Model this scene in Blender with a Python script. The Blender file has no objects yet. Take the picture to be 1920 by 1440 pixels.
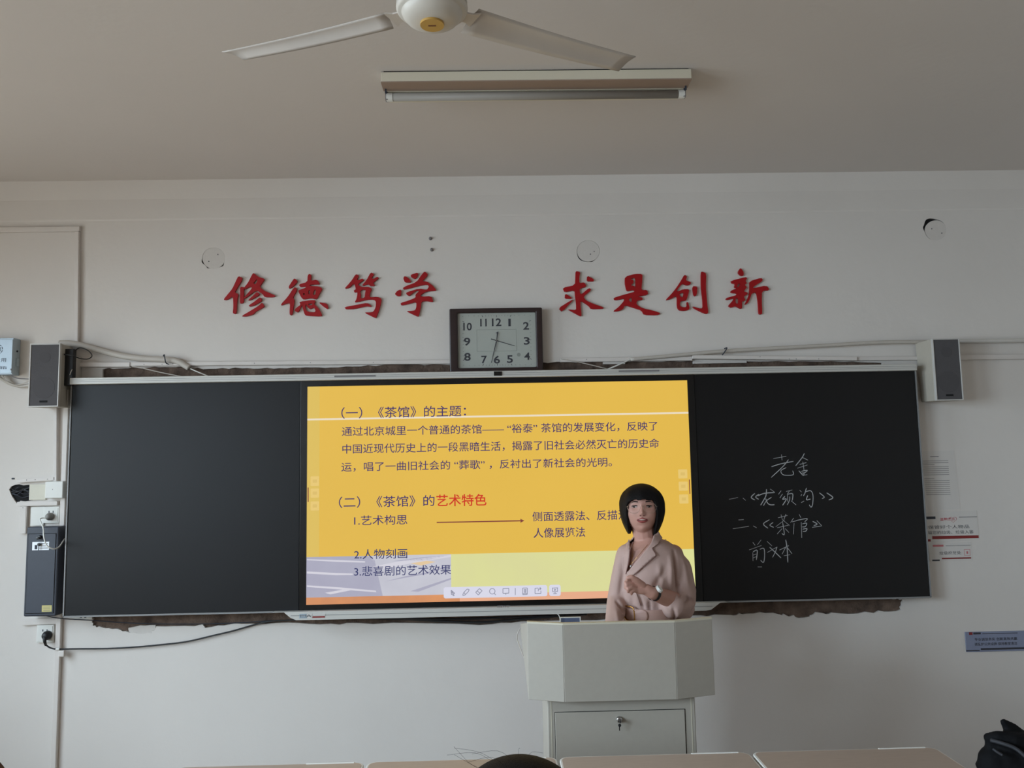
import bpy, bmesh, math, random
import numpy as np
from mathutils import Vector, Matrix
from mathutils.bvhtree import BVHTree
from mathutils.geometry import tessellate_polygon
random.seed(4)
S = bpy.context.scene
COL = S.collection
# ---------------------------------------------------------------- camera
F = 1500.0
CAM = Vector((-0.0122, -3.9612, 1.694))
YAW, PIT, ROL = 0.0205, 0.0984, -0.0189
fw = Vector((math.sin(YAW)*math.cos(PIT), math.cos(YAW)*math.cos(PIT), math.sin(PIT)))
_r = fw.cross(Vector((0, 0, 1))).normalized(); _u = _r.cross(fw)
rt = math.cos(ROL)*_r + math.sin(ROL)*_u
up = -math.sin(ROL)*_r + math.cos(ROL)*_u
cam = bpy.data.cameras.new('camera'); co = bpy.data.objects.new('camera', cam); COL.objects.link(co)
M = Matrix.Identity(4)
for i in range(3):
    M[i][0] = rt[i]; M[i][1] = up[i]; M[i][2] = -fw[i]; M[i][3] = CAM[i]
co.matrix_world = M
cam.sensor_fit = 'HORIZONTAL'; cam.sensor_width = 36; cam.lens = F/1920*36
cam.clip_start = .02
S.camera = co
S.view_settings.view_transform = 'Standard'; S.view_settings.look = 'None'
S.view_settings.gamma = 1; S.view_settings.use_curve_mapping = False
S.view_settings.exposure = 0
# ---------------------------------------------------------------- light
W = bpy.data.worlds.new('sky'); S.world = W; W.use_nodes = True
bg = W.node_tree.nodes['Background']; bg.inputs[0].default_value = (.78, .88, 1, 1); bg.inputs[1].default_value = 1.0
XL, XR, YB, YW, ZC = -3.45, 3.6, -7.0, .08, 3.172
def area(name, loc, rot, sx, sy, power, colr):
    l = bpy.data.lights.new(name, 'AREA'); l.shape = 'RECTANGLE'; l.size = sx; l.size_y = sy
    l.energy = power; l.color = colr
    o = bpy.data.objects.new(name, l); COL.objects.link(o); o.location = loc; o.rotation_euler = rot
    return o
WINS = [(-2.35, -.75), (-4.75, -3.05), (-6.75, -5.45)]       # daylight windows of the left wall (y ranges)
SKY, GND = (.64, .81, 1.0), (1.0, .92, .83)
for (a_, b_), ks, kg, rz in zip(WINS, (72, 180, 100), (34, 30, 30), (12, 16, 24)):
    o_ = area('sky_daylight', (XL-.45, (a_+b_)/2, 1.95), (0, math.radians(-56), math.radians(rz)), 1.8, b_-a_, ks, SKY)
    o_.data.spread = math.radians(122)
    area('ground_bounce', (XL-.45, (a_+b_)/2, 1.6), (0, math.radians(-112), 0), 1.8, b_-a_, kg, GND)

# ---------------------------------------------------------------- pixel -> real plane
def ray(x, y): return fw + (x-960)/F*rt + (720-y)/F*up
def P(x, y, Y=None, Z=None):
    d = ray(x, y)
    t = (Y-CAM.y)/d.y if Y is not None else (Z-CAM.z)/d.z
    return CAM + t*d
# ---------------------------------------------------------------- materials
def mat(name, c, rough=.6, metal=0, noise=0, nscale=8, bump=0, bscale=60, spec=None, emit=0, stretch=None, c2=None, coat=0):
    m = bpy.data.materials.new(name); m.use_nodes = True; nt = m.node_tree; b = nt.nodes['Principled BSDF']
    def lin(v): return tuple(((x/255)/12.92 if x/255 <= .04045 else ((x/255+.055)/1.055)**2.4) for x in v)
    L = lin(c)
    b.inputs['Base Color'].default_value = (*L, 1); b.inputs['Roughness'].default_value = rough
    b.inputs['Metallic'].default_value = metal
    if spec is not None: b.inputs['Specular IOR Level'].default_value = spec
    if coat: b.inputs['Coat Weight'].default_value = coat
    tc = nt.nodes.new('ShaderNodeTexCoord'); mp = nt.nodes.new('ShaderNodeMapping')
    nt.links.new(tc.outputs['Object'], mp.inputs[0])
    if stretch: mp.inputs['Scale'].default_value = stretch
    if noise:
        n = nt.nodes.new('ShaderNodeTexNoise'); n.inputs['Scale'].default_value = nscale; n.inputs['Detail'].default_value = 5
        nt.links.new(mp.outputs[0], n.inputs['Vector'])
        r = nt.nodes.new('ShaderNodeValToRGB'); r.color_ramp.elements[0].position = .3; r.color_ramp.elements[1].position = .7
        L2 = lin(c2) if c2 else tuple(v*(1-noise) for v in L)
        r.color_ramp.elements[0].color = (*L2, 1); r.color_ramp.elements[1].color = (*L, 1)
        nt.links.new(n.outputs['Fac'], r.inputs[0]); (nt.links.new(r.outputs[0], b.inputs['Base Color']) if not emit else None)
    if bump:
        n = nt.nodes.new('ShaderNodeTexNoise'); n.inputs['Scale'].default_value = bscale; n.inputs['Detail'].default_value = 4
        nt.links.new(mp.outputs[0], n.inputs['Vector'])
        bp = nt.nodes.new('ShaderNodeBump'); bp.inputs['Strength'].default_value = bump; bp.inputs['Distance'].default_value = .01
        nt.links.new(n.outputs['Fac'], bp.inputs['Height']); nt.links.new(bp.outputs[0], b.inputs['Normal'])
    if emit:
        b.inputs['Base Color'].default_value = (.01, .01, .01, 1); b.inputs['Specular IOR Level'].default_value = .2
        b.inputs['Emission Color'].default_value = (*L, 1); b.inputs['Emission Strength'].default_value = emit
        if noise: nt.links.new(r.outputs[0], b.inputs['Emission Color'])
    return m
WALLC = (214, 207, 200)
mWall = mat('painted_plaster', WALLC, .9, noise=.05, nscale=1.6, bump=.12, bscale=28)
mCeil = mat('ceiling_plaster', (208, 200, 193), .95, noise=.04, nscale=1.2, bump=.08, bscale=30)
mBare = mat('bare_brown_mortar', (118, 98, 84), .95, noise=.5, nscale=14, bump=.9, bscale=45, c2=(62, 48, 40))
mFloor = mat('terrazzo', (150, 128, 106), .35, noise=.2, nscale=90)
mDisc = mat('patch_plaster', (205, 198, 191), .9, noise=.04, nscale=6, bump=.15)
mWhiteP = mat('white_plastic', (216, 214, 207), .45)
mIvoryP = mat('ivory_plastic', (206, 200, 182), .5, noise=.05, nscale=20)
mGreyP = mat('grey_beige_plastic', (188, 180, 170), .5, noise=.04, nscale=30)
mTrunk = mat('trunking_plastic', (212, 204, 197), .55, noise=.05, nscale=12)
mAlu = mat('brushed_aluminium', (200, 197, 190), .5, metal=.15, noise=.06, nscale=3, stretch=(1, 1, 60))
mAluEdge = mat('anodised_edge', (132, 131, 130), .5, metal=.15)
mBoard = mat('blackboard_glass', (12, 11, 13), .46, noise=.25, nscale=1.3, bump=.02, bscale=80, spec=.33)
mBezel = mat('display_bezel', (8, 8, 9), .25)
mChalk = mat('chalk', (190, 190, 190), 1.0, noise=.35, nscale=400)
mBlackP = mat('black_plastic', (20, 20, 23), .4)
mBlackR = mat('black_rubber', (16, 16, 17), .55)
mDark = mat('near_black', (10, 9, 9), .9)
mSpkBody = mat('speaker_cabinet', (180, 172, 158), .55, noise=.05, nscale=25)
mRim = mat('speaker_rim', (190, 186, 180), .5)
mSpkCloth = mat('speaker_cloth', (88, 85, 86), .95, bump=.5, bscale=600, noise=.12, nscale=500)
mSpkDark = mat('speaker_cone_shadow', (76, 73, 74), .95)
mCabinet = mat('anthracite_steel', (56, 60, 70), .5, noise=.06, nscale=40)
mSteel = mat('galvanised_sheet', (170, 182, 190), .45, metal=.3, noise=.06, nscale=20)
mSteelSide = mSteel
mChrome = mat('chrome', (200, 200, 200), .2, metal=1)
mSilverL = mat('silver_label', (205, 208, 212), .3, metal=.4)
mYellowL = mat('yellow_sticker', (196, 184, 120), .6)
mInk = mat('ink', (44, 48, 58), .7)
mInkG = mat('grey_ink', (120, 116, 116), .8)
mInkF = mat('faint_print', (150, 146, 143), .8)
mRed = mat('red_acrylic', (160, 12, 20), .5, spec=.3, noise=.08, nscale=20)
mClockF = mat('clock_frame_wood', (44, 28, 28), .35, noise=.25, nscale=30, stretch=(1, 1, 6))
mClockD = mat('clock_dial', (176, 180, 172), .6)
mClockL = mat('dial_line', (140, 145, 138), .6)
mLect = mat('lectern_steel', (166, 158, 146), .5, noise=.03, nscale=50)
mLectTop = mat('lectern_edge', (196, 188, 168), .5)
mDeskW = mat('desk_laminate', (176, 156, 140), .45, noise=.08, nscale=18, stretch=(1, 8, 1))
mDeskE = mat('desk_edge', (216, 212, 204), .45)
mDeskM = mat('desk_frame', (150, 156, 160), .5)
mHair = mat('black_hair', (15, 10, 10), .62, noise=.5, nscale=60, stretch=(5, 5, .6), bump=.35, bscale=90, spec=.18)
mSkin = mat('skin', (190, 142, 126), .55, noise=.06, nscale=18)
mSkinDark = mat('nostril', (92, 46, 40), .7)
mLip = mat('lips', (150, 72, 68), .45)
mTeeth = mat('teeth', (186, 160, 150), .35)
mEyeW = mat('eye_white', (150, 132, 124), .3)
mIris = mat('iris', (26, 16, 14), .2)
mDress = mat('dusty_pink_cloth', (182, 152, 142), .8, noise=.06, nscale=9, bump=.25, bscale=14, stretch=(1.6, 1.6, .45))
mSeamShade = mat('dress_seam_shade', (110, 74, 66), .9)  # seams, and shadow lines painted at collar and belt
mBelt = mat('belt_leather', (186, 150, 138), .55)
mGold = mat('gold_metal', (196, 148, 84), .3, metal=.9)
mWatch = mat('watch_case', (228, 226, 220), .3)
mLens = None
mFan = mat('fan_enamel', (206, 198, 186), .4, noise=.05, nscale=12)
mBlade = mat('fan_blade', (200, 191, 182), .45, noise=.1, nscale=6)
mBadge = mat('fan_badge', (188, 146, 72), .4)
mBrownI = mat('brown_print', (110, 66, 40), .6)
mTube = mat('fluorescent_glass', (146, 140, 132), .5, spec=.3)
mFixture = mat('fixture_enamel', (212, 204, 184), .5)
mFixShade = mat('fixture_underside_shade', (150, 128, 112), .6)  # brown with the shade of the housing's underside put into it
mPaper = mat('paper', (208, 202, 196), .8)
mRedBar = mat('red_print', (128, 40, 38), .7)
mPinkI = mat('pink_print', (190, 110, 112), .7)
mSignB = mat('sign_blue_grey', (128, 134, 156), .5)
mSignD = mat('sign_dark', (48, 48, 56), .6)
mShirt = mat('navy_jersey', (44, 48, 66), .9, bump=.2, bscale=30)
mBag = mat('black_nylon', (11, 11, 13), .8, noise=.3, nscale=9, bump=.5, bscale=16, spec=.15)
mBagS = mat('grey_webbing', (32, 32, 36), .7)
mWoodC = mat('red_brown_chair_wood', (74, 34, 28), .5, noise=.3, nscale=12, stretch=(1, 1, .15))
mShoe = mat('shoe', (40, 32, 32), .4)
def glassmat(name, tint=(1, 1, 1), a=.08):
    m = bpy.data.materials.new(name); m.use_nodes = True; nt = m.node_tree; nt.nodes.clear()
    o = nt.nodes.new('ShaderNodeOutputMaterial'); mx = nt.nodes.new('ShaderNodeMixShader')
    t = nt.nodes.new('ShaderNodeBsdfTransparent'); g = nt.nodes.new('ShaderNodeBsdfGlossy')
    t.inputs[0].default_value = (*tint, 1); g.inputs['Roughness'].default_value = .05; mx.inputs[0].default_value = a
    nt.links.new(t.outputs[0], mx.inputs[1]); nt.links.new(g.outputs[0], mx.inputs[2]); nt.links.new(mx.outputs[0], o.inputs[0])
    return m
mGlass = glassmat('window_glass', (.95, .97, .96))
mSpecs = glassmat('lens_glass', (.98, .98, .98), .03)
# emissive screen inks
def em(name, c, s=.97, **k): return mat(name, c, .5, emit=s, **k)
eYel = em('screen_yellow', (231, 188, 78), noise=.04, nscale=1.2, c2=(226, 184, 74))
eYelL = em('screen_yellow_edge', (222, 190, 92))
eGreen = em('screen_lime', (222, 224, 152), noise=.03, nscale=3, c2=(218, 216, 156))
ePaperA = em('screen_lilac', (176, 176, 194), noise=.08, nscale=5, c2=(168, 166, 186))
ePaperB = em('screen_pale', (206, 206, 216), noise=.06, nscale=5, c2=(192, 192, 204))
eWhiteL = em('screen_white_line', (236, 222, 196))
eStreak = em('screen_streak', (214, 212, 222))
eOrange = em('screen_orange', (222, 150, 98), noise=.1, nscale=6, c2=(200, 136, 96))
ePink = em('screen_pink', (232, 172, 138))
eNavy = em('screen_navy', (62, 46, 104))
eNavy2 = em('screen_navy_dark', (52, 56, 104))
eRed = em('screen_red', (206, 48, 28))
eArrow = em('screen_arrow', (128, 60, 54))
eBar = em('screen_toolbar', (218, 218, 234))
eIcon = em('screen_icon', (140, 142, 160))
eBtn = em('screen_button', (232, 200, 116))
eBtnI = em('screen_button_mark', (222, 190, 106))
eGold2 = em('screen_gold_smear', (228, 200, 160))

# ---------------------------------------------------------------- object helpers
ORG = {}
def empty(name, loc, label=None, cat=None, group=None, kind=None):
    o = bpy.data.objects.new(name, None); COL.objects.link(o); o.location = loc; o.empty_display_size = .05
    ORG[o.name] = Vector(loc); tag(o, label, cat, group, kind); return o
def tag(o, label=None, cat=None, group=None, kind=None):
    if label: o['label'] = label
    if cat: o['category'] = cat
    if group: o['group'] = group
    if kind: o['kind'] = kind
    return o
def link(name, me, m, parent=None, smooth=False, origin=None):
    """me holds WORLD coordinates; moved so that the object's origin is its own place"""
    n = len(me.vertices)
    a = np.empty(n*3); me.vertices.foreach_get('co', a); a = a.reshape(-1, 3)
    if origin is None: origin = Vector(((a[:, 0].min()+a[:, 0].max())/2, (a[:, 1].min()+a[:, 1].max())/2, a[:, 2].min()))
    a = a-np.array(origin); me.vertices.foreach_set('co', a.ravel()); me.update()
    if m is not None:
        me.materials.clear()
        for q in (m if isinstance(m, (list, tuple)) else [m]): me.materials.append(q)
    if smooth: me.shade_smooth()
    o = bpy.data.objects.new(name, me); COL.objects.link(o)
    ORG[o.name] = Vector(origin)
    if parent is not None:
        o.parent = parent; o.location = Vector(origin)-ORG[parent.name]
    else: o.location = origin
    return o
def from_bm(bm, name, m, parent=None, smooth=False, bevel=0, seg=2, **k):
    bmesh.ops.recalc_face_normals(bm, faces=bm.faces)
    me = bpy.data.meshes.new(name); bm.to_mesh(me); bm.free()
    o = link(name, me, m, parent, smooth, **k)
    if bevel:
        b = o.modifiers.new('bevel', 'BEVEL'); b.width = bevel; b.segments = seg; b.limit_method = 'ANGLE'; b.angle_limit = math.radians(40)
        if not smooth: o.data.shade_smooth(); 
        w = o.modifiers.new('wn', 'WEIGHTED_NORMAL'); w.keep_sharp = False
    return o
def B(): return bmesh.new()
def box(bm, x0, x1, y0, y1, z0, z1):
    v = [bm.verts.new((x, y, z)) for x in (x0, x1) for y in (y0, y1) for z in (z0, z1)]
    for f in ((0, 1, 3, 2), (4, 6, 7, 5), (0, 4, 5, 1), (2, 3, 7, 6), (0, 2, 6, 4), (1, 5, 7, 3)): bm.faces.new([v[i] for i in f])
    return v
def cyl(bm, a, b, r, r2=None, n=16, cap=True):
    a = Vector(a); b = Vector(b); d = (b-a).normalized(); r2 = r if r2 is None else r2
    s = d.orthogonal().normalized(); t = d.cross(s)
    A = [bm.verts.new(a+r*(math.cos(q)*s+math.sin(q)*t)) for q in (2*math.pi*i/n for i in range(n))]
    C = [bm.verts.new(b+r2*(math.cos(q)*s+math.sin(q)*t)) for q in (2*math.pi*i/n for i in range(n))]
    for i in range(n): bm.faces.new((A[i], A[(i+1) % n], C[(i+1) % n], C[i]))
    if cap: bm.faces.new(A[::-1]); bm.faces.new(C)
def smoothpath(pts, k=6):
    pts = [Vector(p) for p in pts]
    if len(pts) < 3: return pts
    out = []
    for i in range(len(pts)-1):
        p0 = pts[max(i-1, 0)]; p1 = pts[i]; p2 = pts[i+1]; p3 = pts[min(i+2, len(pts)-1)]
        for j in range(k):
            t = j/k
            out.append(.5*((2*p1)+(p2-p0)*t+(2*p0-5*p1+4*p2-p3)*t*t+(3*p1-p0-3*p2+p3)*t**3))
    out.append(pts[-1]); return out
def tube(bm, pts, r, n=8, k=6, smooth=True):
    if smooth: pts = smoothpath(pts, k)
    else: pts = [Vector(p) for p in pts]
    rr = r if callable(r) else (lambda t: r)
    rings = []; ref = None
    for i, p in enumerate(pts):
        d = (pts[min(i+1, len(pts)-1)]-pts[max(i-1, 0)]).normalized()
        if ref is None: ref = d.orthogonal().normalized()
        s = (ref-d*ref.dot(d)).normalized(); ref = s; t = d.cross(s); q = rr(i/(len(pts)-1))
        rings.append([bm.verts.new(p+q*(math.cos(a)*s+math.sin(a)*t)) for a in (2*math.pi*j/n for j in range(n))])
    for a, b in zip(rings, rings[1:]):
        for j in range(n): bm.faces.new((a[j], a[(j+1) % n], b[(j+1) % n], b[j]))
    bm.faces.new(rings[0][::-1]); bm.faces.new(rings[-1])
def lathe(bm, c, prof, n=48, axis='Z'):
    """prof: (radius, height) pairs around a vertical axis through c"""
    rings = []
    for r, h in prof:
        rings.append([bm.verts.new((c[0]+r*math.cos(a), c[1]+r*math.sin(a), c[2]+h) if axis == 'Z' else
                                   (c[0]+r*math.cos(a), c[1]+h, c[2]+r*math.sin(a))) for a in (2*math.pi*j/n for j in range(n))])
    for a, b in zip(rings, rings[1:]):
        for j in range(n): bm.faces.new((a[j], a[(j+1) % n], b[(j+1) % n], b[j]))
    bm.faces.new(rings[0][::-1]); bm.faces.new(rings[-1])
def chaikin(l, n=1):
    for _ in range(n):
        o = []
        for i in range(len(l)):
            a, b = l[i], l[(i+1) % len(l)]
            o.append((a[0]*.8+b[0]*.2, a[1]*.8+b[1]*.2)); o.append((a[0]*.2+b[0]*.8, a[1]*.2+b[1]*.8))
        l = o
    return l
def plate(bm, loops, yf, yb):
    """loops of (x,z), first the outline, then holes; a slab from yf (front) to yb"""
    V3 = [[Vector((x, z, 0)) for x, z in l] for l in loops]
    tri = tessellate_polygon(V3); flat = [v for l in V3 for v in l]
    f = [bm.verts.new((v.x, yf, v.y)) for v in flat]; b = [bm.verts.new((v.x, yb, v.y)) for v in flat]
    for a, c, d in tri:
        if len({a, c, d}) < 3: continue
        try: bm.faces.new((f[a], f[c], f[d])); bm.faces.new((b[d], b[c], b[a]))
        except ValueError: pass
    k = 0
    for l in V3:
        n = len(l)
        for i in range(n):
            i0, i1 = k+i, k+(i+1) % n
            try: bm.faces.new((f[i0], f[i1], b[i1], b[i0]))
            except ValueError: pass
        k += n
def xz(pts, Y):   # pixel outline -> (x,z) on the real plane at depth Y
    return [(lambda p: (p.x, p.z))(P(x, y, Y=Y)) for x, y in pts]
def rect(px0, py0, px1, py1, Y):
    ym = (py0+py1)/2; xm = (px0+px1)/2
    return P(px0, ym, Y=Y).x, P(px1, ym, Y=Y).x, P(xm, py1, Y=Y).z, P(xm, py0, Y=Y).z
def slab(name, px, Y, yb, m, parent=None, bevel=0, **k):
    """box whose front face covers the pixel rectangle px on plane Y and which reaches back to yb"""
    x0, x1, z0, z1 = rect(*px, Y); bm = B(); box(bm, x0, x1, Y, yb, z0, z1)
    return from_bm(bm, name, m, parent, bevel=bevel, **k)
TXT = {}
def text(name, s, x0, x1, z0, z1, Y, m, parent, th=.0, off=0.0, keep=False):
    """flat lettering filling the box x0..x1, z0..z1 on plane Y"""
    key = (s, off)
    cu = bpy.data.curves.new('t', 'FONT'); cu.body = s; cu.size = 1; cu.offset = off; cu.resolution_u = 3
    ob = bpy.data.objects.new('t', cu); COL.objects.link(ob)
    bpy.context.view_layer.update()
    me = bpy.data.meshes.new_from_object(ob.evaluated_get(bpy.context.evaluated_depsgraph_get()))
    bpy.data.objects.remove(ob); bpy.data.curves.remove(cu)
    a = np.empty(len(me.vertices)*3); me.vertices.foreach_get('co', a); a = a.reshape(-1, 3)
    mn, mx = a.min(0), a.max(0)
    o = np.empty_like(a)
    sx = (x1-x0)/(mx[0]-mn[0]); sz = (z1-z0)/(mx[1]-mn[1])
    if keep: sx = sz = min(sx, sz)
    o[:, 0] = x0+(a[:, 0]-mn[0])*sx; o[:, 2] = z0+(a[:, 1]-mn[1])*sz; o[:, 1] = Y
    me.vertices.foreach_set('co', o.ravel()); me.update()
    return link(name, me, m, parent)
def ptext(name, s, px, Y, m, parent, off=0.0):
    """px = x0, y0, x1, y1 with the tops given at each end: (xl, ytop_l, xr, ytop_r, height)"""
    xl, yl, xr, yr, h = px
    A = P(xl, yl, Y=Y); C = P(xr, yr, Y=Y); D = P(xl, yl+h, Y=Y)
    zt = (A.z+C.z)/2; H = A.z-D.z
    return text(name, s, A.x, C.x, zt-H, zt, Y, m, parent, off=off)

# ================================================================ ROOM
bm = B(); box(bm, XL-.2, XR+.2, YB-.2, YW+.3, -.1, 0); tag(from_bm(bm, 'floor', mFloor), kind='structure')
bm = B(); box(bm, XL-.2, XR+.2, YB-.2, YW+.3, ZC, ZC+.15); tag(from_bm(bm, 'ceiling', mCeil), kind='structure')
bm = B(); box(bm, XR, XR+.2, YB, YW+.3, 0, ZC); tag(from_bm(bm, 'wall_right', mWall), kind='structure')
bm = B(); box(bm, XL-.2, XR+.2, YB-.2, YB, 0, ZC); tag(from_bm(bm, 'wall_back', mWall), kind='structure')
# left wall with two window openings
Z0, Z1 = .95, 2.8
bm = B()
ys = [YB]+[v for w in sorted(WINS) for v in w]+[YW+.3]
for i in range(0, len(ys), 2): box(bm, XL-.24, XL, ys[i], ys[i+1], 0, ZC)
for a, b in WINS: box(bm, XL-.24, XL, a, b, 0, Z0); box(bm, XL-.24, XL, a, b, Z1, ZC)
tag(from_bm(bm, 'wall_left', mWall), kind='structure')
for i, (a, b) in enumerate(WINS):
    wo = empty('window_%d' % (i+1), (XL-.1, (a+b)/2, Z0), kind='structure')
    bm = B()
    for z in (Z0, Z1-.05): box(bm, XL-.14, XL-.08, a, b, z, z+.05)
    for y in (a, (a+b)/2-.025, b-.05): box(bm, XL-.14, XL-.08, y, y+.05, Z0, Z1)
    from_bm(bm, 'window_frame', mAlu, wo)
    for y0, y1 in ((a+.05, (a+b)/2-.025), ((a+b)/2+.025, b-.05)):
        bm = B(); box(bm, XL-.113, XL-.107, y0, y1, Z0+.05, Z1-.05); from_bm(bm, 'pane', mGlass, wo)
    bm = B(); box(bm, XL-.1, XL+.06, a-.04, b+.04, Z0-.03, Z0); from_bm(bm, 'window_sill', mWhiteP, wo)
# front wall: plaster coat with the broken edges, holes and knocked-out round patches, bare mortar behind
def jit(pts, amp, n=5, seed=1):
    rr = random.Random(seed); o = []
    for (a, b), (c, d) in zip(pts, pts[1:]):
        for i in range(n):
            t = i/n; o.append((a+(c-a)*t+(rr.uniform(-amp, amp) if i else 0), b+(d-b)*t+rr.uniform(-amp, amp)))
    return o
topL = jit([(193, 691), (240, 690), (280, 689), (330, 688), (380, 691), (440, 690), (500, 690), (560, 690), (620, 689), (690, 686), (760, 683), (850, 684), (1010, 680), (1100, 678), (1200, 677), (1296, 677)], 1.6, 5, 2)
topR = jit([(1296, 677), (1400, 678), (1500, 677), (1600, 678), (1668, 680)], 1.0, 5, 3)
botm = jit([(1668, 1122), (1692, 1123), (1690, 1144), (1640, 1148), (1560, 1150), (1530, 1150), (1515, 1158), (1480, 1155), (1460, 1150), (1400, 1149), (1370, 1153), (1300, 1156), (1200, 1160), (1000, 1164), (900, 1170), (700, 1168), (620, 1170), (520, 1168), (440, 1170), (385, 1176), (380, 1172), (293, 1174), (285, 1187), (245, 1188), (225, 1182), (190, 1178), (174, 1172), (172, 1157), (190, 1120)], 2.2, 5, 5)
hole = xz(topL+topR+botm, YW)
def circ(cx, cy, rx, ry, amp, seed, n=40, bulge=None):
    rr = random.Random(seed); o = []
    for i in range(n):
        a = 2*math.pi*i/n; k = 1+rr.uniform(-amp, amp)
        if bulge:
            for ba, bw, bs in bulge:
                d = (a-ba+math.pi) % (2*math.pi)-math.pi; k += bs*math.exp(-(d/bw)**2)
        o.append((cx+rx*k*math.cos(a), cy+ry*k*math.sin(a)))
    return o
c1 = xz(circ(400.5, 484, 21.2, 20, .004, 1, 48, [(2.8, .25, .12), (.7, .2, .12), (2.1, .12, .1)]), YW)
c2 = xz(circ(1103, 470.5, 21.4, 20, .004, 2, 48, [(2.3, .5, .10), (1.25, .25, .07)]), YW)
c3 = xz(circ(1754, 431, 20.4, 20, .01, 3, 48, [(4.0, .5, .27), (3.3, .2, .14)]), YW)
rag = xz([(17, 918), (21, 912), (28, 909), (36, 908), (44, 910), (62, 908), (62, 938), (46, 940), (38, 939), (33, 946), (27, 938), (22, 930)], YW)
xa, xb = XL, XR
bm = B(); plate(bm, [[(xa, 0), (xb, 0), (xb, ZC), (xa, ZC)], hole, c1, c2, c3, rag], YW, YW+.018)
tag(from_bm(bm, 'wall_front', mWall), kind='structure')
bm = B(); box(bm, xa-.2, xb+.2, YW+.012, YW+.3, -.1, ZC)
tag(from_bm(bm, 'wall_core', mBare), kind='structure')
# dark sheets painted for the shade inside the ragged socket hole and the crescents
bm = B(); plate(bm, [rag], YW+.009, YW+.0118); tag(from_bm(bm, 'cavity_shade', mDark), kind='structure')
for i, (cc, (cx, cy), lab) in enumerate(((c1, (400.5, 484), 'round plaster cover on the wall above the leftmost red character'),
                                      (c2, (1103, 470.5), 'round plaster cover with a dark crescent gap below, above the fifth red character'),
                                      (c3, (1755, 432), 'round plaster cover with broken dark edge, high above the right speaker'))):
    o = empty('round_cover', P(cx, cy, Y=YW), lab, 'wall patch', 'round covers plastered into the front wall')
    bm = B(); plate(bm, [cc], YW+.0095, YW+.0118); from_bm(bm, 'shadow_gap', mDark, o)
    rr = 21.0 if i < 2 else 20.15
    bm = B(); plate(bm, [xz(circ(cx, cy, rr, rr*.95, .0, 9, 48), YW)], YW+.0012, YW+.0094); from_bm(bm, 'cover_disc', mDisc, o, bevel=.0012)
    for dx, dy in ((-9, 6), (8, -7)) if i == 0 else (((4, 6), (11, 1)) if i == 1 else ((-8, -3), (11, 5))):
        bm = B(); q = P(cx+dx, cy+dy, Y=YW); cyl(bm, (q.x, YW+.0011, q.z), (q.x, YW-.0006, q.z), .0026, n=10); from_bm(bm, 'screw', mInk, o)
# plaster band under the ceiling
zt1 = P(960, 366, Y=YW).z; zt2 = P(960, 405, Y=YW).z
def prism(prof, x0, x1):
    bm = B(); A = [bm.verts.new((x0, y, z)) for y, z in prof]; C = [bm.verts.new((x1, y, z)) for y, z in prof]; n = len(prof)
    for i in range(n): bm.faces.new((A[i], A[(i+1) % n], C[(i+1) % n], C[i]))
    bm.faces.new(A); bm.faces.new(C[::-1]); return bm
tag(from_bm(prism([(YW, zt2), (YW-.006, zt2+.008), (YW-.006, zt1), (YW-.03, ZC), (YW, ZC)], XL, XR), 'trim_1', mWall), kind='structure')

# ================================================================ SMART BLACKBOARD
BT, BBt = 2.15, 2.15-1.148
sb = empty('smart_blackboard', (0, .04, BBt), 'long wall blackboard with a lit interactive display in its middle', 'blackboard')
XS0, XS1 = P(576, 930, Y=0).x, P(1296.5, 930, Y=0).x        # lit screen
zs1 = P(930, 719.3, Y=0).z; zs0 = P(860, 1127.3, Y=0).z
zr = BT-.033                                                # under the top rail
xl0 = XS0-.035; xl1 = XS1+.035
def board(name, x0, x1):
    bm = B(); box(bm, x0, x1, .0, .028, BBt+.004, zr+.002); return from_bm(bm, name, mBoard, sb, bevel=.002)
lb = board('left_board', -2.095, xl0-.002); rb = board('right_board', xl1+.002, 2.095)
bm = B(); box(bm, -2.09, 2.09, .028, .065, BBt+.02, zr); from_bm(bm, 'back_frame', mBlackP, sb)
bm = B(); box(bm, xl0, xl1, -.006, .028, BBt+.006, zr+.001); disp = from_bm(bm, 'display_bezel', mBezel, sb, bevel=.002)
bm = B(); box(bm, -2.1, 2.1, -.022, .035, zr, BT); from_bm(bm, 'top_rail', mAlu, sb, bevel=.004)
for z in (zr+.012, zr+.021):
    bm = B(); box(bm, -2.098, 2.098, -.0235, -.0215, z, z+.0012); from_bm(bm, 'rail_groove', mAluEdge, sb)
for a, b in ((627, 704), (1160, 1236)):
    x0, x1, z0, z1 = rect(a, 703.5, b, 706.5, -.022) if a < 1000 else rect(a, 694, b, 697, -.022)
    bm = B(); box(bm, x0, x1, -.0245, -.02, z0, z1); from_bm(bm, 'rail_slot', mInkG, sb)
x0, x1, z0, z1 = rect(926, 696.5, 941, 704.5, -.022)
bm = B(); box(bm, x0, x1, -.027, -.02, z0, z1); cq = from_bm(bm, 'camera_window', mBezel, sb, bevel=.001)
for s in (-1, 1):
    bm = B(); box(bm, s*2.1-.003, s*2.1+.003, -.003, .03, BBt, zr); from_bm(bm, 'side_edge', mAluEdge, sb)
for a, b in ((-2.1, xl0-.08), (xl1+.08, 2.1)):
    bm = B(); box(bm, a, b, -.003, .03, BBt-.004, BBt+.004); from_bm(bm, 'bottom_edge', mAluEdge, sb)
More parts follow.
